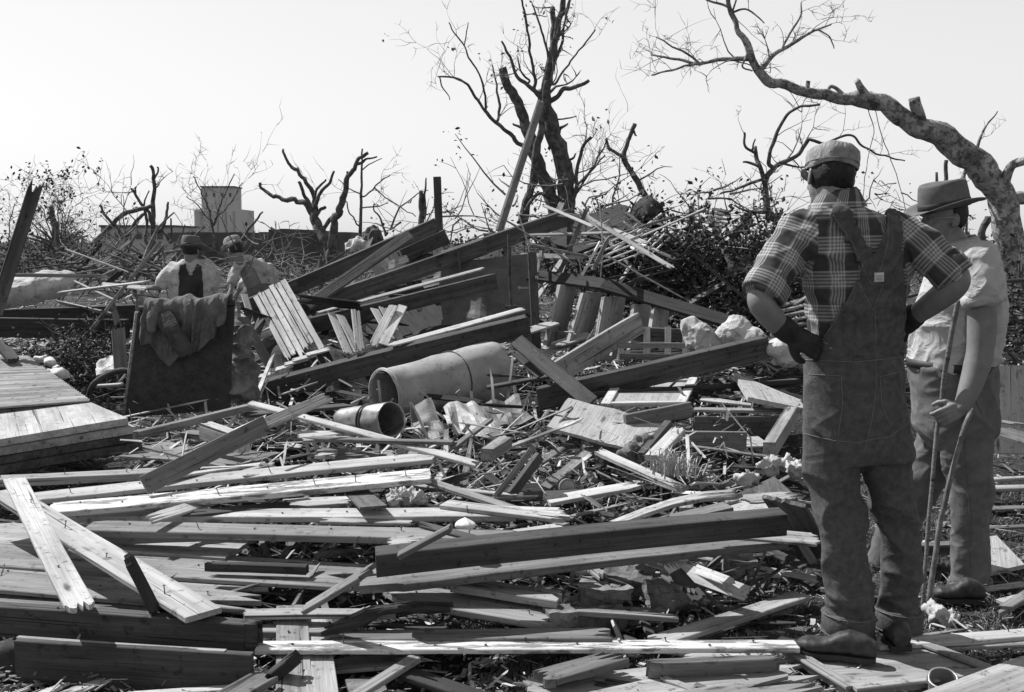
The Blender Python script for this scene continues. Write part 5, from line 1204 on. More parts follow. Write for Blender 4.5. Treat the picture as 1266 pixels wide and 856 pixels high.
bump(nt, b, noise_(nt, tc.outputs['Object'], 60, 5, .7), .3, .004)

def cloth_uv(me, bones):
    """bones: (p, q, is_torso). UV = (arc length round the limb, distance along it)"""
    uvl = me.uv_layers.new(name='UVMap'); co = [v.co for v in me.vertices]
    data = []
    for (p, q) in bones:
        ax = (q - p).normalized(); u = Vector((0, -1, 0)); u = (u - ax * u.dot(ax)).normalized(); data.append((p, q, ax, u, ax.cross(u), (q - p).length))
    for f in me.polygons:
        c = f.center; best = None
        for i, (p, q, ax, u, w, L) in enumerate(data):
            t = max(0, min(L, (c - p).dot(ax))); d = (c - (p + ax * t)).length - (bones_r[i]);
            if best is None or d < best[0]: best = (d, i)
        p, q, ax, u, w, L = data[best[1]]; R_ = bones_r[best[1]]
        a0 = math.atan2((c - p).dot(w), (c - p).dot(u))
        for li in f.loop_indices:
            v = co[me.loops[li].vertex_index] - p; a = math.atan2(v.dot(w), v.dot(u))
            while a - a0 > math.pi: a -= 2 * math.pi
            while a - a0 < -math.pi: a += 2 * math.pi
            uvl.data[li].uv = (a * R_ * 1.15 + .03, v.dot(ax))
def shell_from(me, keep, off, thick):
    """a closed garment layer: the kept faces of a cloth surface, moved out along their normals"""
    bm = bmesh.new(); bm.from_mesh(me); bm.normal_update()
    bmesh.ops.delete(bm, geom=[f for f in bm.faces if not keep(f.calc_center_median(), f.normal)], context='FACES')
    bmesh.ops.delete(bm, geom=[v for v in bm.verts if not v.link_faces], context='VERTS')
    bnd = [v for v in bm.verts if v.is_boundary]
    for _ in range(6): bmesh.ops.smooth_vert(bm, verts=bnd, factor=.5, use_axis_x=True, use_axis_y=True, use_axis_z=True)
    bm.normal_update()
    for v in bm.verts: v.co += v.normal * off
    bmesh.ops.solidify(bm, geom=bm.faces[:], thickness=thick); return bm
def inpoly(x, y, poly):
    r = False; j = len(poly) - 1
    for i in range(len(poly)):
        xi, yi = poly[i]; xj, yj = poly[j]
        if (yi > y) != (yj > y) and x < (xj - xi) * (y - yi) / (yj - yi) + xi: r = not r
        j = i
    return r
def seam(bvh, px, mat, parent, r=.0016, name='stitching', off=.001):
    bm = bmesh.new(); o = Vector((0, 0, HC)); pts = []
    for a, b_ in zip(px, px[1:]):
        n = max(2, int(math.hypot(a[0] - b_[0], a[1] - b_[1]) / 3))
        for k in range(n + (b_ is px[-1])):
            t = k / n; q = P(a[0] + (b_[0] - a[0]) * t, a[1] + (b_[1] - a[1]) * t, 5.0); h = bvh.ray_cast(o, (q - o).normalized())
            if h[0] is not None: pts.append(h[0] + h[1] * off)
    if len(pts) < 3: bm.free(); return
    tube(bm, pts, [r] * len(pts), 5); build(name, bm, M[mat], parent, True)
def limbs(bm, Q, px, sides=24):
    """px: (x, y, d, r) in pixels"""
    pts = [Q(a[0], a[1], a[2]) for a in px]; rr = [a[3] * Q.Y / F for a in px]
    pp, rr = smooth_path(pts, rr, 4); chain(bm, pp, rr, sides)
def rings(bm, Q, rows, xdir=Vector((1, 0, 0)), ydir=Vector((0, 1, 0)), sides=40, pw=.9):
    k = Q.Y / F; loft(bm, [(Q(r[0], r[1], r[4] if len(r) > 4 else 0), xdir * r[2] * k, ydir * r[3] * k) for r in rows], sides, pw)
def mkQ(Y):
    def Q(x, y, d=0): return P(x, y, Y + d)
    Q.Y = Y; return Q

# --- man in plaid shirt and overalls, seen from behind, hands on hips
Q = mkQ(3.85); m1 = tag(empty('person', P(1062, 815, 3.8)), 'man seen from behind in plaid shirt, bib overalls, gloves and a cap, hands on hips', 'person')
torso = [(1035, 250, 18, 18, .01), (1036, 258, 30, 24, 0), (1040, 266, 50, 32, -.01), (1046, 278, 66, 36, 0), (1051, 296, 76, 40, 0), (1055, 320, 72, 43, .01), (1058, 350, 64, 42, .01), (1058, 385, 58, 40, .01), (1056, 420, 56, 37, .02), (1054, 450, 58, 38, .02)]
bm = bmesh.new(); rings(bm, Q, torso)
armL = [(990, 288, .01, 27), (968, 318, -.03, 28), (950, 345, -.07, 25), (946, 358, -.09, 23)]
armR = [(1112, 288, .01, 26), (1140, 306, -.03, 26), (1163, 326, -.06, 24), (1172, 338, -.07, 22)]
limbs(bm, Q, armL); limbs(bm, Q, armR)
bones = [(Q(1055, 250, .01), Q(1055, 450, .01)), (Q(990, 285, .01), Q(944, 368, -.10)), (Q(1112, 285, .01), Q(1176, 342, -.08))]; bones_r = [.15, .072, .072]
def dshirt(p, n):
    return .005 * fbm(p * 9) + .013 * crease(p, 5, (1, 1, 1.8), 3, 2, .9) + .007 * crease(p, 11, (1, 1, 1.4), 8, 2, -.8) - .007
shirt_me = fuse(bm, .0065, 5, dshirt); cloth_uv(shirt_me, bones); link('shirt', shirt_me, M['plaid'], m1, True)
# rolled cuffs
for (a, b_, r) in ((Q(954, 346, -.075), Q(942, 366, -.105), 25.5), (Q(1165, 325, -.06), Q(1180, 343, -.085), 24)):
    bm = bmesh.new(); ax = (b_ - a).normalized(); u = ax.orthogonal().normalized(); w = ax.cross(u); k = Q.Y / F * r; rg = []
    prof = [(0, .86), (0, 1.02), (.25, 1.07), (.6, 1.08), (1, 1.05), (1.04, .98), (1.0, .86), (.5, .8), (0, .82)]
    L = (b_ - a).length; R3 = [[a + ax * (s * L + .004 * math.sin(t * 3)) + (u * math.cos(t) + w * math.sin(t)) * k * q * (1 + .05 * math.sin(2 * t + 1) + .02 * math.sin(5 * t)) for t in [2 * math.pi * i / 40 for i in range(40)]] for s, q in prof]
    V = [[bm.verts.new(p) for p in rr] for rr in R3]
    for i in range(len(V)):
        A_, B_ = V[i], V[(i + 1) % len(V)]
        for j in range(40):
            if i == len(V) - 1: continue
            bm.faces.new((A_[j], A_[(j + 1) % 40], B_[(j + 1) % 40], B_[j]))
    bmesh.ops.recalc_face_normals(bm, faces=bm.faces); me = bpy.data.meshes.new('cuff'); bm.to_mesh(me); bm.free(); cloth_uv(me, bones); link('rolled_cuff', me, M['plaid'], m1, True)
# collar
bm = bmesh.new(); V = []
for i in range(49):
    t = 2 * math.pi * i / 48 ; c = Q(1034, 250, .02); rr = [(25, -16, 0), (26, -15, .0), (31, -2, .004), (33, 6, .008)]
    row = []
    for (r, dy, e) in [(21, -10, 0), (23, -15, 0), (27, -11, 0), (34, 2, 0), (37, 9, 0)]:
        fr_ = 1 + .25 * max(0, math.sin(t)) * (dy > 0)
        row.append(bm.verts.new(c + Vector((math.cos(t) * r * Q.Y / F * 1.0, math.sin(t) * r * .9 * Q.Y / F, (-dy + 4 * math.cos(t)) * Q.Y / F))))
    V.append(row)
for i in range(48):
    for j in range(4): bm.faces.new((V[i][j], V[i + 1][j], V[i + 1][j + 1], V[i][j + 1]))
bmesh.ops.recalc_face_normals(bm, faces=bm.faces); bmesh.ops.solidify(bm, geom=bm.faces[:], thickness=.005); me = bpy.data.meshes.new('collar'); bm.to_mesh(me); bm.free(); cloth_uv(me, bones); link('collar', me, M['plaid'], m1, True)
# overalls
bm = bmesh.new()
rings(bm, Q, [(1055, 425, 62, 44, .02), (1055, 445, 62, 44, .02), (1055, 480, 62, 44, .01), (1056, 515, 64, 46, .0), (1058, 545, 64, 45, .0), (1060, 568, 60, 40, .0)])
limbs(bm, Q, [(1027, 525, 0, 35), (1029, 570, 0, 35), (1034, 610, .0, 32), (1042, 655, -.01, 29), (1046, 700, -.0, 28.5), (1048, 740, .0, 28.5), (1049, 782, .0, 29)])
limbs(bm, Q, [(1088, 525, .0, 33), (1093, 570, .02, 33), (1104, 610, .04, 29), (1111, 655, .06, 25.5), (1113, 700, .08, 25), (1112, 740, .09, 25), (1112, 778, .09, 25.5)])
def dpants(p, n):
    w_ = (.5 - abs(noise.noise(Vector((p.x * 5, p.y * 5, p.z * 13 + p.x * 5)))))
    return .006 * fbm(p * 6) + .017 * crease(p, 3.6, (1, 1, 1.7), 2, 2, .9) + .003 * crease(p, 7, (1, 1, 1.9), 6, 2, -.9) - .007
def dp2(p, n):
    x, y = proj(p); k = sstep(470, 560, y); return dpants(p, n) * (.45 + .65 * k) + .012 * sstep(690, 770, y) * crease(p, 6, (.5, .5, 2.6), 12, 2, .1)
ov = fuse(bm, .0065, 3, dp2); link('overalls', ov, M['denim'], m1, True)
ovb = bmesh.new(); ovb.from_mesh(ov); bvh_o = bvhtree.BVHTree.FromBMesh(ovb)
# turned-up hems
for (x, y, d, r) in ((1049, 757, .0, 29.5), (1112, 753, .09, 26.5)):
    bm = bmesh.new(); k = Q.Y / F; V = []
    for (dy, q) in ((1, .9), (-.5, 1.04), (2, 1.10), (14, 1.12), (27, 1.10), (29, 1.04), (28, .94), (10, .9)):
        V.append([bm.verts.new(Q(x, y, d) + Vector((math.cos(t) * r * q * k, math.sin(t) * r * q * k * 1.05, -(dy + 2.2 * math.sin(t * 1.0 + 1) + .8 * math.sin(t * 4)) * k))) for t in [2 * math.pi * i / 40 for i in range(40)]])
    for A_, B_ in zip(V, V[1:]):
        for j in range(40): bm.faces.new((A_[j], A_[(j + 1) % 40], B_[(j + 1) % 40], B_[j]))
    o = build('turned_hem', bm, M['denim'], m1, True)
    for dy in (2, 26):
        b2 = bmesh.new(); tube(b2, [Q(x, y, d) + Vector((math.cos(t) * r * 1.13 * k, math.sin(t) * r * 1.13 * k * 1.05, -(dy + 2.2 * math.sin(t + 1)) * k)) for t in [2 * math.pi * i / 40 for i in range(41)]], [.0014] * 41, 5); build('stitching', b2, M['denim_seam'], m1, True)
back = [(1016, 455), (1018, 412), (1040, 380), (1064, 336), (1050, 305), (1026, 268), (1034, 252), (1052, 262), (1068, 296), (1080, 312), (1092, 290), (1096, 262), (1112, 262), (1113, 300), (1116, 350), (1116, 455)]
back2 = [(1022, 455), (1020, 415), (1063, 340), (1090, 320), (1116, 350), (1120, 455)]
def keep(p, n):
    x, y = proj(p)
    if n.y < .15 and p.y < Q.Y + .12: return inpoly(x, y, back) and y < 440
    # front bib and straps
    return 350 < y < 440 and abs(x - 1056) < 34 or (y <= 352 and (abs(x - 1030) < 8 or abs(x - 1086) < 8) and p.y > Q.Y)
bm = shell_from(shirt_me, keep, .010, -.005); me = bpy.data.meshes.new('overall_bib'); bm.to_mesh(me); bvh_b = bvhtree.BVHTree.FromBMesh(bm); bm.free(); link('overall_bib', me, M['denim'], m1, True)
sh = bmesh.new(); sh.from_mesh(shirt_me); bvh_s = bvhtree.BVHTree.FromBMesh(sh)
for ln in ([(1030, 266), (1054, 300), (1068, 334), (1078, 352)], [(1098, 266), (1098, 300), (1090, 330), (1079, 352)], [(1060, 346), (1070, 366), (1080, 384), (1092, 352)], [(1082, 384), (1083, 410), (1083, 432)], [(1022, 412), (1044, 380), (1064, 340)]):
    seam(bvh_b, ln, 'denim_seam', m1)
for ln in ([(1083, 446), (1083, 480), (1078, 520), (1068, 560)], [(1000, 463), (1040, 465), (1042, 500), (1036, 540)], [(1088, 466), (1112, 460), (1116, 500)], [(994, 536), (1030, 545), (1066, 548)], [(1068, 545), (1100, 540), (1124, 522)], [(996, 445), (1056, 448), (1114, 442)], [(1088, 466), (1090, 500), (1100, 526)]):
    seam(bvh_o, ln, 'denim_seam', m1, .0013)
# cloth patch on the crossing of the straps
def on(bvh, x, y, off):
    o = Vector((0, 0, HC)); h = bvh.ray_cast(o, (P(x, y, 5) - o).normalized()); return (h[0] - (P(x, y, 5) - o).normalized() * (off + .002)) if h[0] else P(x, y, Q.Y - .15)
bm = bmesh.new(); g = [[bm.verts.new(on(bvh_b, 1081 + 12 * i / 4, 337.5 + 11.5 * j / 3 - .6 * i / 4, .002)) for j in range(4)] for i in range(5)]
for i in range(4):
    for j in range(3): bm.faces.new((g[i][j], g[i + 1][j], g[i + 1][j + 1], g[i][j + 1]))
bmesh.ops.solidify(bm, geom=bm.faces[:], thickness=.0015); build('cloth_patch', bm, M['patch_cloth'], m1)
bm = bmesh.new()
for y in (341.5, 345): tube(bm, [on(bvh_b, x, y - .03 * (x - 1083), .0035) for x in (1083, 1085, 1087, 1089, 1091)], [.0008] * 5, 4)
build('patch_lettering', bm, M['denim'], m1)
# body: head, neck, forearms (one skin mesh)
H1 = orient(Q(1026, 221, .045), (-.16, .97, -.05), -.12, .14)
body = head_bm(H1, .97)
limbs(body, Q, [(1029, 236, .03, 17), (1036, 262, .02, 15)])
limbs(body, Q, [(990, 290, .01, 16), (950, 345, -.07, 16), (941, 366, -.1, 16.5), (944, 378, -.11, 17), (957, 396, -.09, 14.5), (975, 413, -.06, 11)])
limbs(body, Q, [(1112, 290, .01, 16), (1170, 330, -.06, 16), (1182, 345, -.08, 17), (1174, 358, -.07, 17), (1150, 377, -.0, 14.5), (1124, 396, .06, 11)])
limbs(body, Q, [(1040, 280, 0, 20), (1055, 400, .01, 26), (1058, 500, 0, 28)])
limbs(body, Q, [(1027, 525, 0, 20), (1034, 610, 0, 17), (1044, 680, 0, 14), (1049, 788, 0, 11)]); limbs(body, Q, [(1091, 525, 0, 20), (1104, 610, .04, 16), (1112, 680, .07, 13), (1112, 784, .09, 11)])
link('body', fuse(body, .004, 2), M['skin'], m1, True)
# gloves
def handmat(w, yd, zd):
    y = Vector(yd).normalized(); z = Vector(zd); z = (z - y * z.dot(y)).normalized(); x = y.cross(z)
    m_ = Matrix((x, y, z)).transposed().to_4x4(); m_.translation = w; return m_
g1 = hand_bm(handmat(Q(976, 413, -.07), (.85, -.15, -.42), (-.15, -.9, .25)), [.6, .7, .8, .9], .95, right=True, fat=1.3, thumb_curl=.1)
limbs(g1, Q, [(967, 404, -.08, 15), (978, 413, -.065, 14)]); link('glove', fuse(g1, .0045, 2, wr(.002, 30)), M['glove'], m1, True)
g2 = hand_bm(handmat(Q(1122, 398, .06), (-.75, .15, -.5), (.3, -.9, .3)), [.5, .6, .7, .8], .95, right=False, fat=1.3, thumb_curl=.1)
limbs(g2, Q, [(1130, 391, .05, 15), (1120, 400, .07, 14)]); link('glove', fuse(g2, .0045, 2, wr(.002, 30)), M['glove'], m1, True)
# hair
def patch_ball(name, mat, M4, c, r, keepf, parent, s=1.0, disp=.004, f=40):
    bm = bmesh.new(); ball(bm, Vector(c) * s, tuple(q * s for q in r), seg=64)
    bmesh.ops.delete(bm, geom=[f_ for f_ in bm.faces if not keepf(f_.calc_center_median() / s)], context='FACES')
    bm.normal_update()
    for v in bm.verts: v.co += v.normal * disp * noise.noise(Vector((v.co.x * f * 2, v.co.y * f * 2, v.co.z * f * .5)))
    bmesh.ops.solidify(bm, geom=bm.faces[:], thickness=.004)
    for v in bm.verts: v.co = M4 @ v.co
    return build(name, bm, M[mat], parent, True)
patch_ball('hair', 'hair', H1, (0, -.012, .026), (.081, .101, .094), lambda p: p.y < .02 and p.z > -.075 + .5 * max(0, p.y + .05), m1, .97)
# cap
def cap(M4, parent, s, mat):
    bm = bmesh.new(); R2 = []
    for (z, a, b_) in ((.030, .086, .106), (.034, .089, .109), (.05, .090, .110), (.075, .091, .111), (.098, .088, .108), (.110, .076, .094), (.116, .05, .06), (.117, .01, .01)):
        R2.append([bm.verts.new(M4 @ (Vector((math.cos(t) * a * (1 + .02 * math.sin(t * 8)), -.01 + math.sin(t) * b_ * (1 + .02 * math.sin(8 * t)), z + .004 * math.sin(3 * t + 1) + .006 * noise.noise(Vector((math.cos(t) * 2, math.sin(t) * 2, z * 30))))) * s)) for t in [2 * math.pi * i / 64 for i in range(64)]])
    for A_, B_ in zip(R2, R2[1:]):
        for j in range(64): bm.faces.new((A_[j], A_[(j + 1) % 64], B_[(j + 1) % 64], B_[j]))
    bm.faces.new(R2[-1]); o = build('cap', bm, M[mat], parent, True)
    bm = bmesh.new(); V = []
    for i in range(25):
        t = math.pi * (.12 + .76 * i / 24); e = .055 * math.sin(math.pi * i / 24) ** .6
        V.append([bm.verts.new(M4 @ (Vector((math.cos(t) * (.088 + q * .01), -.01 + math.sin(t) * .108 + q * e, .034 - q * .014 * (1.2 - abs(math.cos(t))))) * s)) for q in (0, .5, 1)])
    for i in range(24):
        for j in (0, 1): bm.faces.new((V[i][j], V[i + 1][j], V[i + 1][j + 1], V[i][j + 1]))
    bmesh.ops.solidify(bm, geom=bm.faces[:], thickness=.003); v = build('visor', bm, M[mat], o, True)
    bm = bmesh.new(); tube(bm, [M4 @ (Vector((math.cos(t) * .0915, -.01 + math.sin(t) * .1115, .046)) * s) for t in [2 * math.pi * i / 48 for i in range(49)]], [.0018] * 49, 5); build('band_seam', bm, M['denim_seam'], o, True)
cap(H1, m1, .97, 'cap_cloth')
# shoes
def shoe(toe, heel, parent, h=.075, mat='leather', w=.046):
    d = (toe - heel); L = d.length; f = Vector((d.x, d.y, 0)).normalized(); r = f.cross(Vector((0, 0, 1))); up = Vector((0, 0, 1)); b0 = heel
    bm = bmesh.new(); prof = [(0, .028, h * .7), (.04, .034, h), (.1, .036, h * 1.15), (.14, .035, h * 1.0), (.17, .038, h * .76), (.2, .043, h * .62), (.23, .046, h * .6), (.26, .043, h * .62), (.28, .034, h * .52), (.296, .02, h * .36), (.3, .008, h * .25)]
    k = L / .3
    loft(bm, [(b0 + f * s * k + up * (hh / 2 + .014), r * ww * w / .046, up * hh / 2) for s, ww, hh in prof], 28, .8)
    o = link('shoe', fuse(bm, .004, 1, wr(.0015, 30)), M[mat], parent, True)
    bm = bmesh.new(); top = []; bot = []
    out = [(0, .026), (.02, .034), (.08, .036), (.13, .033), (.2, .045), (.25, .045), (.285, .032), (.305, .0)]
    path = [(s, ww) for s, ww in out] + [(s, -ww) for s, ww in out[-2::-1]]
    top = [bm.verts.new(b0 + f * s * k + r * ww * 1.08 + up * .018) for s, ww in path]; bot = [bm.verts.new(b0 + f * s * k + r * ww * 1.08 + up * .0) for s, ww in path]
    bm.faces.new(top); bm.faces.new(bot[::-1]); n = len(path)
    for i in range(n): bm.faces.new((top[i], top[(i + 1) % n], bot[(i + 1) % n], bot[i]))
    build('sole', bm, M['hat_band'], o)
zf = .07
shoe(P(984, 806, zf), P(1083, 818, zf), m1); hp = P(1112, 806, .07); shoe(P(1104, 792, .07) , hp + Vector((.01, 0, 0)), m1)

# --- man in the felt hat, facing left, holding two sticks
Q = mkQ(4.72); m2 = tag(empty('person', P(1185, 744, 4.72)), 'man in felt hat, glasses and pale short-sleeved shirt facing left with walking sticks', 'person')
bm = bmesh.new()
rings(bm, Q, [(1186, 300, 16, 20, 0), (1190, 308, 26, 34, 0), (1194, 320, 36, 54, 0), (1192, 338, 43, 60, 0), (1189, 365, 49, 58, 0), (1186, 395, 53, 54, 0), (1182, 425, 54, 52, 0), (1178, 448, 52, 50, 0), (1176, 458, 48, 46, 0)])
limbs(bm, Q, [(1206, 322, -.17, 24), (1213, 345, -.2, 25), (1215, 362, -.21, 24)]); limbs(bm, Q, [(1185, 322, .17, 24), (1172, 350, .2, 24), (1166, 365, .2, 22)])
def dpolo(p, n): return .006 * fbm(p * 7) + .016 * crease(p, 4, (1, 1, 1.3), 4, 2, 1.1) + .008 * crease(p, 9, (1, 1, 1.3), 9, 2, -1) - .008
sme = fuse(bm, .0075, 4, dpolo); link('shirt', sme, M['polo_cloth'], m2, True)
def tubeband(nm, a, b_, r, mat, par, prof=((0, .9), (0, 1.03), (.5, 1.05), (1, 1.04), (1, .9))):
    bm = bmesh.new(); ax = (b_ - a); L = ax.length; ax.normalize(); u = ax.orthogonal().normalized(); w = ax.cross(u)
    V = [[bm.verts.new(a + ax * s * L + (u * math.cos(t) + w * math.sin(t)) * r * q * (1 + .03 * math.sin(2 * t))) for t in [2 * math.pi * i / 36 for i in range(36)]] for s, q in prof]
    for A_, B_ in zip(V, V[1:]):
        for j in range(36): bm.faces.new((A_[j], A_[(j + 1) % 36], B_[(j + 1) % 36], B_[j]))
    return build(nm, bm, M[mat], par, True)
k = Q.Y / F
tubeband('sleeve_hem', Q(1214, 362, -.21), Q(1217, 377, -.215), 24 * k, 'polo_cloth', m2)
bm = bmesh.new(); V = []
for i in range(40):
    t = 2 * math.pi * i / 40; c = Q(1184, 302, 0)
    V.append([bm.verts.new(c + Vector((math.cos(t) * r * k, math.sin(t) * r * k * 1.1, (h - 5 * math.cos(t) * -1) * k))) for r, h in ((19, 5), (20, 7), (25, 1), (30, -7))])
for i in range(40):
    for j in range(3): bm.faces.new((V[i][j], V[(i + 1) % 40][j], V[(i + 1) % 40][j + 1], V[i][j + 1]))
bmesh.ops.recalc_face_normals(bm, faces=bm.faces); bmesh.ops.solidify(bm, geom=bm.faces[:], thickness=.004); build('collar', bm, M['polo_cloth'], m2, True)
# belt
bm = bmesh.new(); V = []
for (y, q) in ((447, 1.0), (447, 1.04), (457, 1.04), (457, 1.0)):
    V.append([bm.verts.new(Q(1177, y, 0) + Vector((math.cos(t) * 52 * q * k, math.sin(t) * 50 * q * k, -.012 * math.cos(t)))) for t in [2 * math.pi * i / 60 for i in range(60)]])
for A_, B_ in zip(V, V[1:]):
    for j in range(60): bm.faces.new((A_[j], A_[(j + 1) % 60], B_[(j + 1) % 60], B_[j]))
build('belt', bm, M['hat_band'], m2, True)
bm = bmesh.new()
rings(bm, Q, [(1177, 450, 50, 48, 0), (1178, 470, 52, 52, 0), (1181, 500, 52, 56, 0), (1182, 530, 48, 54, 0), (1182, 552, 38, 46, 0)])
limbs(bm, Q, [(1190, 520, -.08, 33), (1196, 560, -.1, 31), (1200, 600, -.1, 27), (1200, 650, -.08, 25), (1200, 700, -.07, 24), (1200, 722, -.07, 23.5)])
limbs(bm, Q, [(1172, 520, .08, 32), (1150, 570, .14, 29), (1125, 620, .2, 25), (1105, 660, .22, 23), (1090, 700, .25, 22), (1084, 718, .25, 22)])
def dtr(p, n): return .007 * fbm(p * 6) + 0.018 * crease(p, 3.2, (1, 1, 1.2), 14, 2, 1.2) + .005 * crease(p, 9, (1, 1, 1.5), 19, 2, -.9) - .009
tm = fuse(bm, .0075, 3, dtr); link('trousers', tm, M['trouser'], m2, True)
tubeband('trouser_cuff', Q(1200, 716, -.07), Q(1200, 739, -.07), 24.5 * k, 'trouser', m2); tubeband('trouser_cuff', Q(1086, 712, .25), Q(1080, 734, .25), 23 * k, 'trouser', m2)
tb = bmesh.new(); tb.from_mesh(tm); bvt = bvhtree.BVHTree.FromBMesh(tb); seam(bvt, [(1186, 462), (1190, 500), (1192, 540), (1196, 600), (1200, 650), (1200, 700)], 'trouser', m2, .002)
seam(bvt, [(1196, 470), (1208, 500), (1214, 512)], 'felt', m2, .002)
H2 = orient(Q(1166, 272, 0), (-.97, -.22, -.12), .02, 0)
body = head_bm(H2, .98)
limbs(body, Q, [(1176, 295, 0, 17), (1184, 315, 0, 20)])
limbs(body, Q, [(1206, 325, -.17, 17), (1213, 370, -.21, 18), (1214, 400, -.22, 17), (1212, 432, -.23, 15.5), (1208, 452, -.235, 15.5), (1199, 480, -.255, 13), (1190, 503, -.27, 9.5)])
limbs(body, Q, [(1185, 325, .17, 16), (1166, 380, .22, 16), (1155, 425, .24, 14), (1150, 470, .1, 12), (1150, 500, .0, 9)])
limbs(body, Q, [(1190, 330, 0, 26), (1180, 440, 0, 32), (1182, 520, 0, 30)])
limbs(body, Q, [(1190, 520, -.08, 18), (1200, 735, -.07, 11)]); limbs(body, Q, [(1172, 520, .08, 18), (1125, 620, .2, 15), (1080, 735, .25, 10)])
hnd = hand_bm(handmat(Q(1190, 503, -.27), (-.86, -.22, -.42), (.12, -.9, .25)), [.8, 1.15, 1.25, 1.3], .97, right=True, thumb_curl=.5)
join(body, hnd)
hnd = hand_bm(handmat(Q(1150, 500, .0), (-.3, -.2, -.9), (-.7, .3, .2)), .7, .95, right=False); join(body, hnd)
link('body', fuse(body, .0045, 2), M['skin'], m2, True)
patch_ball('hair', 'hair', H2, (0, -.012, .026), (.081, .102, .094), lambda p: p.y < .0 and p.z > -.05 + .9 * max(0, p.y + .06), m2, .98)
# felt hat
def fedora(M4, parent, s=1.0, mat='felt', brim=.062):
    bm = bmesh.new(); R2 = []
    def bz(t, q): return q * (.028 * abs(math.cos(t)) ** 1.5 - .012 * abs(math.sin(t)))
    for kind, prof in (('c', ((.028, .086, .105, 0), (.05, .087, .107, 0), (.09, .084, .104, 0), (.125, .079, .1, .0), (.136, .072, .092, .3), (.134, .058, .078, .7), (.126, .03, .055, 1), (.122, .004, .01, 1))),):
        for (z, a, b_, q) in prof:
            R2.append([bm.verts.new(M4 @ (Vector((math.cos(t) * a * (1 - .10 * (z > .1) * max(0, math.sin(t)) ** 2), -.008 + math.sin(t) * b_, z + .003 * math.sin(2 * t + 1) + .004 * noise.noise(Vector((math.cos(t), math.sin(t), z * 20))))) * s)) for t in [2 * math.pi * i / 56 for i in range(56)]])
    for A_, B_ in zip(R2, R2[1:]):
        for j in range(56): bm.faces.new((A_[j], A_[(j + 1) % 56], B_[(j + 1) % 56], B_[j]))
    bm.faces.new(R2[-1]); o = build('hat', bm, M[mat], parent, True)
    bm = bmesh.new(); V = []
    for q in (0, .25, .5, .75, 1.0):
        V.append([bm.verts.new(M4 @ (Vector((math.cos(t) * (.084 + q * brim), -.008 + math.sin(t) * (.103 + q * brim), .030 + bz(t, q ** 1.5) + (.012 * q * (math.sin(t) < 0) * abs(math.sin(t))))) * s)) for t in [2 * math.pi * i / 64 for i in range(64)]])
    for A_, B_ in zip(V, V[1:]):
        for j in range(64): bm.faces.new((A_[j], A_[(j + 1) % 64], B_[(j + 1) % 64], B_[j]))
    bmesh.ops.recalc_face_normals(bm, faces=bm.faces); bmesh.ops.solidify(bm, geom=bm.faces[:], thickness=.004); build('brim', bm, M[mat], o, True)
    bm = bmesh.new(); V = []
    for (z, q) in ((.033, 1.01), (.034, 1.025), (.058, 1.025), (.059, 1.01)):
        V.append([bm.verts.new(M4 @ (Vector((math.cos(t) * .0868 * q, -.008 + math.sin(t) * .1065 * q, z + .002 * math.sin(2 * t + 1))) * s)) for t in [2 * math.pi * i / 56 for i in range(56)]])
    for A_, B_ in zip(V, V[1:]):
        for j in range(56): bm.faces.new((A_[j], A_[(j + 1) % 56], B_[(j + 1) % 56], B_[j]))
    build('hat_band', bm, M['hat_band'], o, True)
H2h = orient(Q(1167, 267, 0), (-.97, -.22, -.18), .0, 0)
fedora(H2h, m2, 1.06)
# glasses
root = m2; gl = None
bm = bmesh.new()
for sx in (1, -1):
    c = Vector((sx * .034, .098, .004)); tube(bm, [H2 @ (c + Vector((math.cos(t) * .022, -.006 * abs(math.cos(t)) * (sx * math.cos(t) > 0), math.sin(t) * .019))) for t in [2 * math.pi * i / 24 for i in range(25)]], [.0013] * 25, 5)
    tube(bm, [H2 @ Vector((sx * .056, .094, .010)), H2 @ Vector((sx * .074, .06, .012)), H2 @ Vector((sx * .0835, .0, .010)), H2 @ Vector((sx * .083, -.018, -.006))], [.0016] * 4, 5)
tube(bm, [H2 @ Vector((.013, .102, .008)), H2 @ Vector((0, .106, .011)), H2 @ Vector((-.013, .102, .008))], [.0014] * 3, 5)
gl = build('glasses', bm, M['zinc'], m2, True)
shoe(P(1152, 742, .01), P(1216, 744, .01), m2); shoe(P(1040, 742, .03) + Vector((0, .2, 0)), P(1090, 744, .03) + Vector((0, .2, 0)), m2)
# sticks
def stick(label, pts, r0, r1, mat):
    bm = bmesh.new(); pp, rr = smooth_path([P(*p) for p in pts], [r0 + (r1 - r0) * i / (len(pts) - 1) for i in range(len(pts))], 6, .004, r0 * 1000); tube(bm, pp, rr, 10, nz=.1); tag(build('walking_stick', bm, M[mat], None, True), label, 'walking stick')
stick('longer grey stick rising above the hat man\'s fist to his chest', [(1184, 372, 4.45), (1172, 440, 4.46), (1162, 508, 4.475), (1152, 600, 4.42), (1140, 762, 4.34)], .011, .008, 'wood_grey')
stick('shorter stick slanting right from the hat man\'s fist', [(1203, 505, 4.50), (1190, 538, 4.45), (1163, 643, 4.4), (1147, 752, 4.36)], .010, .012, 'twig')

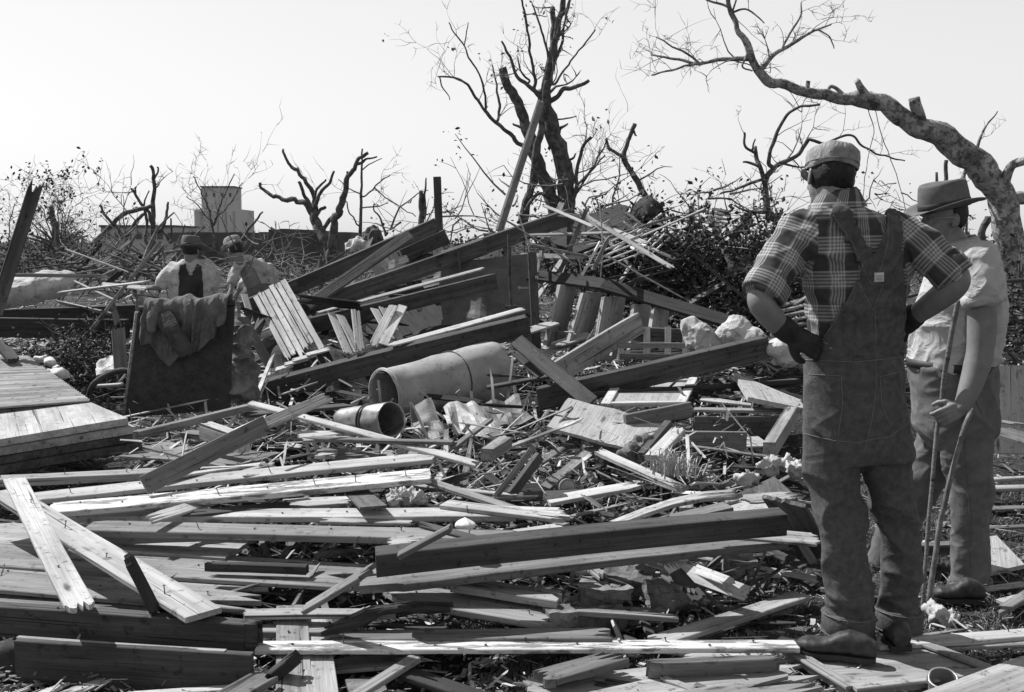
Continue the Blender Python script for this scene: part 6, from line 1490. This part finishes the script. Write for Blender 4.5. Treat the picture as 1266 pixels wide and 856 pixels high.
# --- workers in the background, seen from behind
def worker(label, Y, hat, tor, sleeves, fwd, shirt='sack_cloth', vest=None, s=1.0, pants=None):
    Q = mkQ(Y); root = tag(empty('person', P(tor[-1][0], tor[-1][1], Y)), label, 'person'); k = Y / F
    bm = bmesh.new(); rings(bm, Q, tor, sides=28)
    for a in sleeves: limbs(bm, Q, a[:3], 14)
    sm = fuse(bm, .014, 3, wr(.02, 7)); link('shirt', sm, M[shirt], root, True)
    if vest:
        v = shell_from(sm, lambda p, n: inpoly(*proj(p), vest) and n.y < .3, .008, -.006); me = bpy.data.meshes.new('vest'); v.to_mesh(me); v.free(); link('vest', me, M['dark_cloth'], root, True)
    Hm = orient(Q(*hat), fwd, -.25, 0); body = head_bm(Hm, 1.0); patch_ball('hair', 'hair', Hm, (0, -.012, .026), (.081, .102, .094), lambda p: p.y < .03 and p.z > -.055 + .8 * max(0, p.y + .06), root)
    c = tor[0]; limbs(body, Q, [(hat[0], hat[1] + 12, 0, 6), (c[0], c[1] + 4, 0, 8), (tor[-1][0], tor[-1][1] + 4, 0, 12)], 12)
    for a in sleeves:
        limbs(body, Q, [q[:3] + (q[3] * .7,) for q in a], 12); e = a[-1]; e0 = a[-2]
        h = hand_bm(handmat(Q(*e[:3]), Q(*e[:3]) - Q(*e0[:3]), (0, -.5, .8)), .5, 1.0); join(body, h)
    # legs reach the ground behind the wreckage
    b0 = Q(tor[-1][0], tor[-1][1], 0)
    lg = bmesh.new(); g = gh(b0.x, b0.y)
    for sx in (-1, 1): chain(lg, [b0 + Vector((sx * .08, 0, .06)), b0 + Vector((sx * .12, .25, (g - b0.z) * .45)), Vector((b0.x + sx * .12, b0.y + .02, g + .08))], [.11, .08, .06], 14); chain(body, [Vector((b0.x + sx * .12, b0.y + .02, g + .08)), b0], [.04, .05], 10)
    ball(lg, b0 + Vector((0, 0, .04)), (.18, .14, .13)); link('trousers', fuse(lg, .014, 2, wr(.01, 8)), M['trouser'], root, True)
    link('body', fuse(body, .009, 1), M['skin'], root, True)
    for sx in (-1, 1): shoe(Vector((b0.x + sx * .12, b0.y + .2, g + .01)), Vector((b0.x + sx * .12, b0.y - .08, g + .01)), root)
    fedora(orient(Q(hat[0], hat[1] - 0.3, 0), fwd, -.2, 0), root, 1.05, 'felt' if not s == 2 else 'cap_cloth', brim=.045)
    return root
worker('worker in a dark waistcoat and pale shirt sitting with his back turned at left', 10.8, (236, 311, 0),
    [(236, 320, 8, 8, 0), (236, 327, 24, 14, 0), (236, 337, 29, 17, 0), (237, 352, 27, 18, 0), (237, 366, 26, 18, 0), (238, 378, 27, 18, 0)],
    [[(214, 330, 0, 8), (206, 341, -.02, 8), (201, 350, -.02, 7.5), (197, 356, -.05, 5), (191, 356, -.08, 4)], [(256, 330, 0, 8), (264, 341, -.02, 8), (264, 352, -.02, 7), (258, 360, .0, 5), (254, 362, .1, 4)]], (.1, 1, 0),
    vest=[(222, 327), (230, 326), (236, 342), (243, 326), (250, 329), (252, 372), (220, 372)])
worker('worker in a light hat bending over beside the long brick building', 11.6, (290, 311, -.1),
    [(298, 316, 8, 8, -.05), (304, 320, 16, 12, 0), (314, 326, 20, 15, .1), (322, 338, 20, 16, .15), (324, 356, 18, 15, .15), (322, 370, 18, 14, .15)],
    [[(296, 326, -.1, 7), (290, 337, -.15, 6.5), (287, 348, -.2, 6), (286, 356, -.25, 4), (285, 362, -.28, 3.5)], [(322, 326, .3, 7), (310, 340, .4, 6), (300, 352, .3, 6), (295, 360, .3, 4), (292, 365, .3, 3.5)]], (-.75, .6, -.25), s=2)
